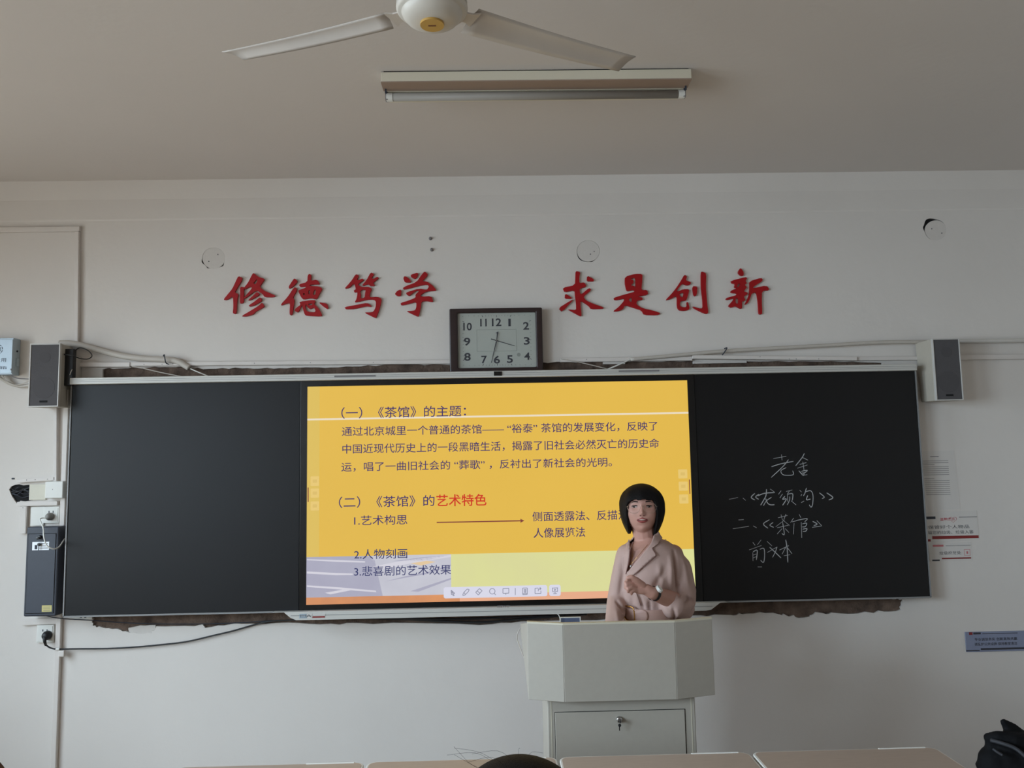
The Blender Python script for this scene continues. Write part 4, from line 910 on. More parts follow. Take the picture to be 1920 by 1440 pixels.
# small glassy display stand on the lectern
Yd = YL+.2
x0, x1, z0, z1 = rect(1050, 1157, 1089, 1172, Yd)
o = empty('desk_display', ((x0+x1)/2, Yd, zd), 'small blue grey desk display in a thin white frame on the lectern', 'display')
bm = B(); plate(bm, [[(x0, zd+.001), (x1, zd+.001), (x1, z1), (x0, z1)], [(x0+.004, zd+.01), (x1-.004, zd+.01), (x1-.004, z1-.003), (x0+.004, z1-.003)]], Yd, Yd+.006); from_bm(bm, 'frame', mWhiteP, o)
bm = B(); box(bm, x0+.004, x1-.004, Yd+.002, Yd+.005, zd+.01, z1-.003); from_bm(bm, 'panel', mat('panel_blue_grey', (96, 106, 132), .3), o)
bm = B(); tube(bm, [P(1050, 1178, Y=Yd-.01), P(1050, 1162, Y=Yd-.01), P(1048, 1154, Y=Yd-.01), P(1045, 1151, Y=Yd-.01)], .0016, 6); from_bm(bm, 'stem', mWhiteP, o, smooth=True)
bm = B(); tube(bm, [P(976, 1178, Y=-.2), P(971, 1186, Y=-.2), P(970, 1200, Y=-.2), P(975, 1214, Y=-.25), P(985, 1240, Y=-.3)], .002, 6); from_bm(bm, 'hanging_cable', mGreyP, lc, smooth=True)

# ================================================================ CEILING FAN + LAMP
zr_ = 2.85
fc = P(810, 17, Z=zr_)
fan = empty('ceiling_fan', (fc.x, fc.y, ZC), 'cream three-blade ceiling fan with round gold badge', 'fan')
R0 = (P(877, 11, Y=fc.y)-P(743, 11, Y=fc.y)).length/2
bm = B(); lathe(bm, (fc.x, fc.y, zr_), [(.012, -.040), (R0*.30, -.0395), (R0*.55, -.036), (R0*.72, -.029), (R0*.82, -.018), (R0*.845, -.012), (R0*.86, -.0105), (R0*.93, -.0100), (R0*.97, -.0065), (R0, -.001), (R0, .004)]); from_bm(bm, 'hub_underside', mFan, fan, smooth=True)
bm = B(); lathe(bm, (fc.x, fc.y, zr_), [(R0*.97, .004), (R0*.97, .010)]); from_bm(bm, 'hub_seam', mBrownI, fan)
bm = B(); lathe(bm, (fc.x, fc.y, zr_), [(R0*.99, .010), (R0*.99, .03), (R0*.9, .05), (R0*.6, .07), (.03, .08), (.02, .1)]); from_bm(bm, 'hub_top', mFan, fan, smooth=True)
bm = B(); lathe(bm, (fc.x, fc.y, zr_), [(R0*.33, -.0445), (R0*.335, -.042), (R0*.335, -.037)]); bd = from_bm(bm, 'badge', mBadge, fan)
bm = B(); box(bm, fc.x-.010, fc.x+.010, fc.y-.003, fc.y+.003, zr_-.0451, zr_-.0440); from_bm(bm, 'badge_print', mBrownI, bd)
bm = B(); cyl(bm, (fc.x, fc.y, zr_+.09), (fc.x, fc.y, ZC-.05), .012); from_bm(bm, 'down_rod', mFan, fan)
bm = B(); lathe(bm, (fc.x, fc.y, ZC), [(.02, -.07), (.06, -.02), (.065, 0)]); from_bm(bm, 'ceiling_canopy', mFan, fan, smooth=True)
def blade(tipa, tipb, roota, rootb, z):
    # planform corners (pixels) on plane z: leading root, leading tip, trailing tip, trailing root
    q = [P(*p, Z=zz) for p, zz in zip((roota, tipa, tipb, rootb), z)]
    bm = B(); n = 14; m_ = 6; g = []
    for i in range(n+1):
        t = i/n; a = q[0].lerp(q[1], t); b = q[3].lerp(q[2], t); row = []
        for j in range(m_+1):
            s = j/m_; p = a.lerp(b, s); p = p+Vector((0, 0, .005*math.sin(math.pi*s)-.004*math.sin(math.pi*t))); row.append(p)
        g.append(row)
    top = [[bm.verts.new(p+Vector((0, 0, .0025))) for p in r] for r in g]; bot = [[bm.verts.new(p) for p in r] for r in g]
    for i in range(n):
        for j in range(m_):
            bm.faces.new((top[i][j], top[i+1][j], top[i+1][j+1], top[i][j+1])); bm.faces.new((bot[i][j], bot[i][j+1], bot[i+1][j+1], bot[i+1][j]))
    for i in range(n):
        bm.faces.new((top[i][0], bot[i][0], bot[i+1][0], top[i+1][0])); bm.faces.new((top[i][m_], top[i+1][m_], bot[i+1][m_], bot[i][m_]))
    for j in range(m_):
        bm.faces.new((top[0][j], top[0][j+1], bot[0][j+1], bot[0][j])); bm.faces.new((top[n][j], bot[n][j], bot[n][j+1], top[n][j+1]))
    o = from_bm(bm, 'blade', mBlade, fan, smooth=True); return q, o
q1, _ = blade((416, 98), (458, 113), (722, 25), (738, 54), (2.862, 2.862, 2.845, 2.845))
q2, _ = blade((1192, 107), (1160, 134), (898, 18), (864, 62), (2.862, 2.862, 2.842, 2.842))
# third blade towards the camera, out of frame: rotate blade 2 about the hub
def rotcopy(ob, ang):
    me = ob.data.copy(); o = bpy.data.objects.new(ob.name, me); COL.objects.link(o); o.parent = fan
    Rm = Matrix.Rotation(ang, 4, 'Z'); off = Vector(ob.location); me.transform(Matrix.Translation(-Vector((0, 0, 0)))@Rm@Matrix.Translation(off)); o.location = (0, 0, 0)
    for mm in ob.modifiers: pass
    return o
rotcopy(_, math.radians(-120))
for (px, s) in (((738, 40), 1), ((876, 38), 1)):
    e = P(*px, Z=zr_-.004); d = (e-Vector((fc.x, fc.y, zr_-.004))); d.z = 0; d.normalize(); sd = Vector((-d.y, d.x, 0))
    bm = B(); A_ = []
    for t, w in ((R0*.8, .02), (R0*1.15, .022), (R0*1.35, .034)):
        p = Vector((fc.x, fc.y, zr_+.001))+d*t
        A_.append([bm.verts.new(p+sd*w*k1+Vector((0, 0, k2))) for k1, k2 in ((-1, 0), (1, 0), (1, .004), (-1, .004))])
    for a, b in zip(A_, A_[1:]):
        for i in range(4): bm.faces.new((a[i], a[(i+1) % 4], b[(i+1) % 4], b[i]))
    bm.faces.new(A_[0]); bm.faces.new(A_[-1][::-1]); br = from_bm(bm, 'blade_bracket', mBlade, fan); 
rotcopy(br, math.radians(-120))
# fluorescent batten
zf = 3.13
a = P(714, 153, Z=zf); b = P(1297, 147, Z=zf); Lc = Vector(((a.x+b.x)/2, (a.y+b.y)/2, 0)); half = (b.x-a.x)/2; yf = (a.y+b.y)/2
ang = math.atan2(b.y-a.y, b.x-a.x)
fl = empty('fluorescent_light', (Lc.x, yf, ZC), 'unlit single-tube fluorescent batten light on the ceiling beyond the fan', 'ceiling light')
fl.rotation_euler = (0, 0, 0)
def fx(name, u0, u1, v0, v1, z0, z1, m, bev=0):
    bm = B(); c, s = math.cos(ang), math.sin(ang); vs = box(bm, u0, u1, v0, v1, z0, z1)
    for v in bm.verts: v.co = Vector((Lc.x+v.co.x*c-v.co.y*s, yf+v.co.x*s+v.co.y*c, v.co.z))
    return from_bm(bm, name, m, fl, bevel=bev)
fx('housing', -half, half, 0, .075, zf, ZC-.004, mFixture, .002)
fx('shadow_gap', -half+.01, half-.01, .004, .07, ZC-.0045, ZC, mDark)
fx('underside_shade', -half, half, -.001, .07, zf-.004, zf, mFixShade)  # thin strip whose brown stands for the shade under the housing
fx('reflector', -half+.012, half-.02, .071, .165, zf-.005, zf-.001, mFixture)
c, s = math.cos(ang), math.sin(ang)
def fp(u, v, z): return Vector((Lc.x+u*c-v*s, yf+u*s+v*c, z))
bm = B(); cyl(bm, fp(-half+.035, .084, zf-.022), fp(half-.035, .084, zf-.022), .0155, n=20); from_bm(bm, 'tube', mTube, fl, smooth=True)
for u in (-half+.022, half-.022):
    bm = B(); cyl(bm, fp(u-.012, .084, zf-.022), fp(u+.012, .084, zf-.022), .0165, n=16); from_bm(bm, 'tube_cap', mWhiteP, fl)
    fx('lamp_holder', u-.016 if u < 0 else u+.006, u-.006 if u < 0 else u+.016, .072, .096, zf-.036, zf-.004, mInkG, .001)
    for dv in (0, .02):
        fx('holder_clip', u-.014 if u < 0 else u+.008, u-.008 if u < 0 else u+.014, .05+dv, .056+dv, zf-.02, zf, mInk)

# ================================================================ PEOPLE
def capsule(bm, a, b, r1, r2, n=14):
    a = Vector(a); b = Vector(b); d = b-a; L_ = max(d.length, 1e-5); d.normalize(); s = d.orthogonal().normalized(); t = d.cross(s); rings = []
    for k in range(1, 5): q = math.pi/2*(1-k/4); rings.append((a-d*r1*math.sin(q), r1*math.cos(q)))
    for k in range(0, 4): q = math.pi/2*k/4; rings.append((b+d*r2*math.sin(q), r2*math.cos(q)))
    V_ = [[bm.verts.new(c+r*(math.cos(x)*s+math.sin(x)*t)) for x in (2*math.pi*i/n for i in range(n))] for c, r in rings]
    p0 = bm.verts.new(a-d*r1); p1 = bm.verts.new(b+d*r2)
    for i in range(n):
        bm.faces.new((p0, V_[0][(i+1) % n], V_[0][i])); bm.faces.new((p1, V_[-1][i], V_[-1][(i+1) % n]))
    for A_, C_ in zip(V_, V_[1:]):
        for i in range(n): bm.faces.new((A_[i], A_[(i+1) % n], C_[(i+1) % n], C_[i]))
def limb(bm, pts, rs):
    for i in range(len(pts)-1): capsule(bm, pts[i], pts[i+1], rs[i], rs[i+1])
def loft(bm, rows, n=48, cap=True, power=2.0):
    """rows: (centre, rx, ry) horizontal super-ellipses"""
    V_ = []
    for c, rx, ry in rows:
        r = []
        for i in range(n):
            a = 2*math.pi*i/n; ca, sa = math.cos(a), math.sin(a)
            r.append(bm.verts.new((c[0]+rx*math.copysign(abs(ca)**(2/power), ca), c[1]+ry*math.copysign(abs(sa)**(2/power), sa), c[2])))
        V_.append(r)
    for A_, C_ in zip(V_, V_[1:]):
        for i in range(n): bm.faces.new((A_[i], A_[(i+1) % n], C_[(i+1) % n], C_[i]))
    if cap: bm.faces.new(V_[0][::-1]); bm.faces.new(V_[-1])
    return V_
def remesh(bm, vox, it=4, fac=.5, disp=None):
    bmesh.ops.recalc_face_normals(bm, faces=bm.faces)
    me = bpy.data.meshes.new('r'); bm.to_mesh(me); bm.free(); o = bpy.data.objects.new('r', me); COL.objects.link(o)
    m = o.modifiers.new('r', 'REMESH'); m.mode = 'VOXEL'; m.voxel_size = vox
    m = o.modifiers.new('s', 'SMOOTH'); m.factor = fac; m.iterations = it
    bpy.context.view_layer.update()
    res = bpy.data.meshes.new_from_object(o.evaluated_get(bpy.context.evaluated_depsgraph_get()))
    bpy.data.objects.remove(o); return res
TY = -.44
def T(x, y, dy=0.0): return P(x, y, Y=TY+dy)
tch = empty('person', (T(1220, 1100).x, TY, 0), 'woman with black bob and glasses in dusty pink belted dress, gesturing behind the lectern', 'person')
# ---- head frame
HC = T(1203.5, 955.5); hy, hp_ = math.radians(10), math.radians(-9)
Rh = Matrix.Rotation(-hy, 3, 'Z') @ Matrix.Rotation(hp_, 3, 'X')
def H(x, f, z): return HC + Rh @ Vector((x, -f, z))      # x image-right, f forward, z up
HW, HD, HT, HB = .0765, .092, .108, .104
def gz(x, z, cx, cz, sx, sz): return math.exp(-((x-cx)/sx)**2-((z-cz)/sz)**2)
def facerelief(x, z):
    d = 0
    d += .016*gz(x, z, 0, -.023, .0098, .011)      # nose tip
    d += .009*gz(x, z, 0, -.006, .0075, .017)      # bridge
    d += .005*(gz(x, z, .011, -.027, .006, .006)+gz(x, z, -.011, -.027, .006, .006))
    d -= .0065*(gz(x, z, .031, .003, .017, .012)+gz(x, z, -.031, .003, .017, .012))
    d += .003*gz(x, z, 0, .022, .04, .008)
    d += .0045*(gz(x, z, .042, -.025, .018, .018)+gz(x, z, -.042, -.025, .018, .018))
    d += .006*gz(x, z, 0, -.053, .021, .010)
    d -= .003*gz(x, z, 0, -.073, .02, .006)
    d += .007*gz(x, z, 0, -.090, .018, .012)
    return d
def headpt(u, v):
    """u around (0 = front), v from -pi/2 to pi/2"""
    z = math.sin(v); r = math.cos(v); x = math.sin(u)*r; f = math.cos(u)*r
    zz = z*(HT if z > 0 else HB)
    k = 1.0
    if z < 0: k = 1-.30*(-z)**2.2
    X = x*HW*k*(abs(math.cos(v))**-.08 if abs(math.cos(v)) > .05 else 1)
    Fd = f*HD*(1-.10*max(0, -z)**2)
    if f > 0: Fd = HD*.93*(f**.86)*(1-.05*max(0, -z)**2); Fd += facerelief(X, zz)*min(1, f*1.6)
    else: zz2 = zz; Fd *= (1.0 if z > -.2 else 1-.5*min(1, (-z-.2)/.8))
    return X, Fd, zz
def front(x, z):
    """front surface depth of the face at local (x,z)"""
    zz = z/(HT if z > 0 else HB); k = 1.0 if zz > 0 else 1-.30*(-zz)**2.2
    r = math.sqrt(max(1e-4, 1-zz*zz)); s = max(-.99, min(.99, x/(HW*k*r))); f = math.sqrt(1-s*s)*r
    return HD*.93*f**.86*(1-.05*max(0, -zz)**2)+facerelief(x, z)
bm = B(); nu, nv = 120, 100; g = []
for j in range(1, nv):
    v = -math.pi/2+math.pi*j/nv; g.append([bm.verts.new(H(*headpt(2*math.pi*i/nu-math.pi, v))) for i in range(nu)])
pb = bm.verts.new(H(*headpt(0, -math.pi/2+1e-3))); pt_ = bm.verts.new(H(*headpt(0, math.pi/2-1e-3)))
for A_, C_ in zip(g, g[1:]):
    for i in range(nu): bm.faces.new((A_[i], A_[(i+1) % nu], C_[(i+1) % nu], C_[i]))
for i in range(nu): bm.faces.new((pb, g[0][(i+1) % nu], g[0][i])); bm.faces.new((pt_, g[-1][i], g[-1][(i+1) % nu]))
for s in (-1, 1): capsule(bm, H(s*.072, .0, .005), H(s*.074, -.004, -.02), .011, .009)      # ears
# neck, shoulders, trunk
def z_of(y): return T(1220, y).z
nk = T(1211, 1010)
limb(bm, [H(0, -.012, -.055), T(1209, 1005, .01), T(1212, 1024, .02)], [.052, .050, .060])
loft(bm, [((T(1217, y).x, TY+.01, z_of(y)), hw*.00236, hd) for y, hw, hd in ((1008, 18, .05), (1018, 32, .068), (1028, 48, .078), (1044, 56, .088), (1075, 54, .10), (1110, 48, .095), (1145, 42, .085), (1180, 50, .095), (1215, 62, .11), (1250, 66, .115), (1280, 62, .11))])
# legs and feet
for s in (-1, 1):
    hx = T(1217, 1240).x+s*.075
    limb(bm, [(hx, TY, .86), (hx, TY-.01, .48), (hx, TY+.01, .09)], [.078, .052, .034])
    limb(bm, [(hx, TY+.01, .07), (hx, TY-.06, .045), (hx, TY-.14, .03)], [.036, .032, .024])
# her left arm (image right): bent, hand raised
SH = T(1262, 1040, 0); EL = T(1281, 1132, -.03); WR = T(1222, 1111.5, -.20); 
limb(bm, [SH, EL, EL.lerp(WR, .5), WR], [.045, .040, .036, .0255])
# hand
def hv(x, y, dy): return P(x-7, y-2.5, Y=TY-.20+dy)
palm = hv(1208, 1104, -.005)
bmh = bm
limb(bm, [WR, hv(1219, 1108, -.003)], [.025, .024])
for (fx_, fy_, dd) in ((1204, 1097, 0.0), (1202, 1102, -.012), (1202, 1107, -.018), (1204, 1111, -.016)): capsule(bm, hv(1221, 1110, -.004+dd*.3), hv(fx_, fy_, dd), .016, .0125)
fing = [[(1204, 1097, -.004), (1193, 1091, -.016), (1184, 1090.5, -.030), (1179.5, 1095, -.036)],
        [(1202, 1102, -.014), (1190, 1097.5, -.030), (1182, 1099.5, -.040), (1180, 1104.5, -.036)],
        [(1202, 1107, -.020), (1191, 1104, -.036), (1184.5, 1107, -.044), (1184.5, 1112, -.038)],
        [(1204, 1111, -.018), (1195, 1110, -.032), (1190, 1113, -.038), (1191, 1116.5, -.032)]]
for f_, r0 in zip(fing, (.0095, .0098, .0092, .0082)): limb(bm, [hv(*p) for p in f_], [r0, r0*.95, r0*.85, r0*.72])
limb(bm, [hv(1212, 1099, -.016), hv(1200, 1089.5, -.034), hv(1191, 1084.5, -.040), hv(1184, 1086, -.040)], [.014, .0118, .0102, .0082])
# her right arm (image left): down, hand resting on the lectern
SR = T(1178, 1046, 0); ER = T(1158, 1128, .0); WRr = P(1153, 1183, Y=TY-.17)
limb(bm, [SR, ER, WRr], [.034, .028, .022])
hz = zd+.016
hr = Vector((WRr.x+.0, TY-.20, hz)); capsule(bm, WRr, (hr.x, TY-.22, hz+.006), .026, .020)
for i in range(4): limb(bm, [(hr.x-.03+i*.02, TY-.23, hz+.006), (hr.x-.034+i*.022, TY-.265, hz+.008), (hr.x-.036+i*.0235, TY-.295+.006*abs(i-1), hz-.006)], [.0105, .0092, .0075])
limb(bm, [(hr.x+.02, TY-.20, hz+.004), (hr.x+.05, TY-.22, hz), (hr.x+.062, TY-.245, hz-.004)], [.013, .0105, .0085])
me = remesh(bm, .0032, 3, .45)
body = link('body', me, mSkin, tch, smooth=True)
# ---- dress
bm = B()
rows = [(1003, 1211, 21, .062), (1011, 1213, 28, .074), (1020, 1216, 43, .094), (1030, 1219, 56, .108), (1045, 1221, 62, .120), (1065, 1222, 62, .130), (1085, 1221, 60, .132), (1105, 1219, 56, .126), (1120, 1217, 51, .116), (1132, 1215, 46, .104), (1162, 1215, 46, .104), (1180, 1216, 56, .115), (1220, 1216, 61, .120), (1290, 1215, 63, .125), (1380, 1215, 65, .13), (1450, 1215, 67, .13)]
loft(bm, [((T(cx, y).x, TY+.005, z_of(y)), hw*.00236, hd) for y, cx, hw, hd in rows], 64)
# dolman sleeves
limb(bm, [T(1243, 1033, 0), T(1266, 1068, -.005), T(1272, 1108, -.02), T(1274, 1134, -.035)], [.050, .072, .076, .070])
limb(bm, [T(1272, 1138, -.035), T(1262, 1135, -.095)], [.066, .058])
limb(bm, [T(1177, 1042, 0), T(1167, 1082, .0), T(1157, 1126, -.0), T(1154, 1155, -.095), T(1152, 1176, -.16)], [.052, .049, .044, .042, .041])
me = remesh(bm, .006, 5, .5)
# carved folds
a = np.empty(len(me.vertices)*3); me.vertices.foreach_get('co', a); a = a.reshape(-1, 3)
nr = np.empty(len(me.vertices)*3); me.vertices.foreach_get('normal', nr); nr = nr.reshape(-1, 3)
d = np.zeros(len(a))
def fold(p0, p1, w, amp):
    A0 = np.array(T(*p0))[[0, 2]]; B0 = np.array(T(*p1))[[0, 2]]; q = a[:, [0, 2]]; ab = B0-A0
    t = np.clip(((q-A0)@ab)/(ab@ab), 0, 1); dist = np.linalg.norm(q-(A0+t[:, None]*ab), axis=1)
    fr = np.clip(-nr[:, 1]*2+.4, 0, 1)
    return amp*np.exp(-(dist/w)**2)*fr*np.sin(np.pi*np.clip(t*.9+.05, 0, 1))**.5
for p0, p1, w, amp in (((1256, 1030), (1263, 1108), .007, -.022), ((1247, 1040), (1246, 1100), .010, .010), ((1272, 1040), (1280, 1095), .012, .009), ((1236, 1060), (1215, 1098), .012, -.012),
                       ((1225, 1055), (1232, 1100), .012, .008), ((1284, 1116), (1272, 1122), .005, -.012), ((1297, 1124), (1278, 1112), .006, -.014), ((1300, 1132), (1284, 1150), .008, -.012),
                       ((1168, 1045), (1160, 1110), .010, -.010), ((1152, 1122), (1167, 1140), .006, -.018), ((1160, 1140), (1165, 1170), .009, -.020), ((1147, 1135), (1145, 1170), .009, .008),
                       ((1190, 1108), (1200, 1136), .006, -.012), ((1208, 1118), (1212, 1140), .006, -.010), ((1178, 1115), (1182, 1138), .008, -.008), ((1248, 1128), (1255, 1160), .008, -.014), ((1232, 1120), (1250, 1140), .008, -.008), ((1262, 1150), (1268, 1175), .008, -.014)):
    d += fold(p0, p1, w, amp)
q_ = a[:, 0]*34+np.sin(a[:, 2]*9)*1.2
d += .0035*np.sin(q_)*(a[:, 2] < z_of(1165))
a += nr*d[:, None]
me.vertices.foreach_set('co', a.ravel()); me.update()
# cut the V neck opening and the cuff / neck holes
bmd = bmesh.new(); bmd.from_mesh(me)
bvh = BVHTree.FromBMesh(bmd)
def px2(v):   # front-view pixel of a world point at the person's plane (orthographic in x,z)
    return v.x, v.z
Vp = [(lambda p: (p.x, p.z))(T(x, y, -.1)) for x, y in ((1186, 1000), (1237, 997), (1232, 1012), (1212, 1036), (1194, 1058), (1179, 1076), (1177, 1070), (1181, 1040), (1185, 1018))]
def inside(x, z, poly_):
    c = False; n = len(poly_)
    for i in range(n):
        x0, z0 = poly_[i]; x1, z1 = poly_[(i+1) % n]
        if (z0 > z) != (z1 > z) and x < (x1-x0)*(z-z0)/(z1-z0)+x0: c = not c
    return c
kill = [f for f in bmd.faces if (f.calc_center_median().y < TY and inside(f.calc_center_median().x, f.calc_center_median().z, Vp))]
bmesh.ops.bisect_plane(bmd, geom=bmd.verts[:]+bmd.edges[:]+bmd.faces[:], plane_co=(0, 0, z_of(1008)), plane_no=(-.12, .45, 1), clear_outer=True)
kill = [f for f in bmd.faces if f.calc_center_median().y < TY and inside(f.calc_center_median().x, f.calc_center_median().z, Vp)]
bmesh.ops.delete(bmd, geom=kill, context='FACES')
me = bpy.data.meshes.new('dress'); bmd.to_mesh(me); bmd.free()
dress = link('dress', me, mDress, tch, smooth=True)
sm = dress.modifiers.new('cloth', 'SOLIDIFY'); sm.thickness = .003; sm.offset = -1
def cloth(name, pts, m, off, th=.004, sub=4, par=None, dy=-.1, smooth=True, base=None, closed_round=0):
    """panel lying on the front of the dress"""
    l = [(lambda p: (p.x, p.z))(T(x, y, dy)) for x, y in pts]
    if closed_round: l = chaikin(l, closed_round)
    V3 = [Vector((x, z, 0)) for x, z in l]; tri = tessellate_polygon([V3]); bm = B(); vs = [bm.verts.new((v.x, 0, v.y)) for v in V3]
    for t in tri:
        try: bm.faces.new([vs[i] for i in t])
        except ValueError: pass
    for _ in range(sub):
        ed = [e for e in bm.edges if e.calc_length() > .009]
        if ed: bmesh.ops.subdivide_edges(bm, edges=ed, cuts=1)
        bmesh.ops.triangulate(bm, faces=[f for f in bm.faces if len(f.verts) > 3])
    last = TY-.1; miss = []
    for v in bm.verts:
        h = (base or bvh).ray_cast(Vector((v.co.x, -1.2, v.co.z)), Vector((0, 1, 0)))
        if h[0] is not None and h[0].y < TY+.04: v.co.y = h[0].y-off
        else: miss.append(v)
    ok = [v for v in bm.verts if v not in set(miss)]
    for v in miss:
        n = min(ok, key=lambda w: (w.co.x-v.co.x)**2+(w.co.z-v.co.z)**2); v.co.y = n.co.y
    for _ in range(3): bmesh.ops.smooth_vert(bm, verts=bm.verts, factor=.4, use_axis_x=False, use_axis_y=True, use_axis_z=False)
    o = from_bm(bm, name, m, par or tch, smooth=True)
    s = o.modifiers.new('t', 'SOLIDIFY'); s.thickness = th; s.offset = 0
    return o
E0 = cloth('lapel', [(1240, 999), (1248, 1011), (1237, 1019), (1223, 1028), (1229, 1040), (1205, 1061), (1188, 1078), (1180, 1082), (1177, 1076), (1190, 1056), (1208, 1034), (1222, 1019), (1230, 1006)], mDress, .007, .006)
cloth('lapel', [(1186, 1014), (1178, 1030), (1170, 1050), (1170, 1068), (1175.5, 1079), (1178, 1078), (1178, 1070), (1181, 1050), (1184, 1032), (1187, 1020)], mDress, .006, .005)
def seam_shade(pts, r=.0011, m=mSeamShade, nm='seam_shade', off=.011):
    out = []
    for x, y in pts:
        p = T(x, y, -.1); h = bvh.ray_cast(Vector((p.x, -1.2, p.z)), Vector((0, 1, 0)))
        out.append(Vector((p.x, (h[0].y if h[0] is not None else TY-.1)-off, p.z)))
    bm = B(); tube(bm, out, r, 6, 3); return from_bm(bm, nm, m, tch, smooth=True)
seam_shade([(1248, 1011), (1240, 1017), (1223, 1028), (1229.5, 1040), (1217, 1051), (1203, 1063), (1188, 1079)])
seam_shade([(1186, 1016), (1183.5, 1034), (1181, 1052), (1178, 1068), (1176.5, 1078)], .0022, mSeamShade)  # dark line standing for the shadow inside the V opening
seam_shade([(1193, 1112), (1198, 1124), (1202, 1136)], .0012, off=.003)
# belt
bm = B()
zb0, zb1 = z_of(1166), z_of(1134.5)
V0 = loft(bm, [((T(1215, 1150).x, TY+.005, z), .1165, .121) for z in (zb0, zb0+.004, zb1-.004, zb1)], 64, cap=False)
bt = from_bm(bm, 'belt', mBelt, tch, smooth=True); s = bt.modifiers.new('t', 'SOLIDIFY'); s.thickness = .004; s.offset = 1
bmt = bmesh.new(); loft(bmt, [((T(1215, 1150).x, TY+.005, z), .1205, .125) for z in (zb0-.08, zb1+.08)], 96); bvb = BVHTree.FromBMesh(bmt); bmt.free()
cloth('belt_end', [(1186, 1143), (1206, 1142.5), (1212, 1146), (1214, 1154), (1212, 1161), (1206, 1165), (1186, 1165)], mBelt, .003, .004, base=bvb, par=bt, closed_round=1)
for lp in ([(1174, 1141), (1186, 1140), (1190, 1143), (1192, 1164), (1189, 1167), (1176, 1167.5)],):
    pts = []
    for x, y in chaikin(lp, 2)+[chaikin(lp, 2)[0]]:
        p = T(x, y, -.12); h = bvb.ray_cast(Vector((p.x, -1.2, p.z)), Vector((0, 1, 0))); pts.append(Vector((p.x, h[0].y-.006, p.z)))
    bm = B(); tube(bm, pts, .003, 8, 1, smooth=False); from_bm(bm, 'buckle', mGold, bt, smooth=True)
seam_shade([(1214.5, 1147), (1216, 1154), (1214, 1162)], .0016, mSeamShade, 'belt_edge_shadow', .006)
# necklace
def skinpt(x, y):
    p = T(x, y, -.08); bbm = bvs.ray_cast(Vector((p.x, -1.2, p.z)), Vector((0, 1, 0))); return Vector((p.x, (bbm[0].y if bbm[0] is not None else TY-.08)-.002, p.z))
tb = bmesh.new(); tb.from_mesh(body.data)
for v in tb.verts: v.co += ORG[body.name]
bvs = BVHTree.FromBMesh(tb); tb.free()
bm = B(); tube(bm, [skinpt(1190, 1030), skinpt(1187, 1046), skinpt(1184, 1060)], .0007, 5, 4); tube(bm, [skinpt(1216, 1022), skinpt(1200, 1040), skinpt(1184, 1060)], .0007, 5, 4); ch_ = from_bm(bm, 'necklace', mGold, tch)
q = skinpt(1183.5, 1062); bm = B(); lathe(bm, (q.x, q.y-.014, q.z), [(.001, 0), (.0035, .001), (.0045, .003), (.0035, .006)], 12, 'Y'); from_bm(bm, 'pendant', mWatch, ch_, smooth=True)
# watch
wd = (WR-EL).normalized(); wc = EL.lerp(WR, .93)
bm = B(); cyl(bm, wc-wd*.008, wc+wd*.008, .0295, n=24, cap=False); w_ = from_bm(bm, 'watch_strap', mBlackR, tch, smooth=True)
fn = Vector((-.1, -.75, .65)).normalized(); fn = (fn-wd*fn.dot(wd)).normalized()
bm = B(); cyl(bm, wc+fn*.024, wc+fn*.036, .0165, .0155, 20); from_bm(bm, 'watch_case', mWatch, w_)
# cuff edge of the bent sleeve
cf = T(1253, 1126, -.13); 
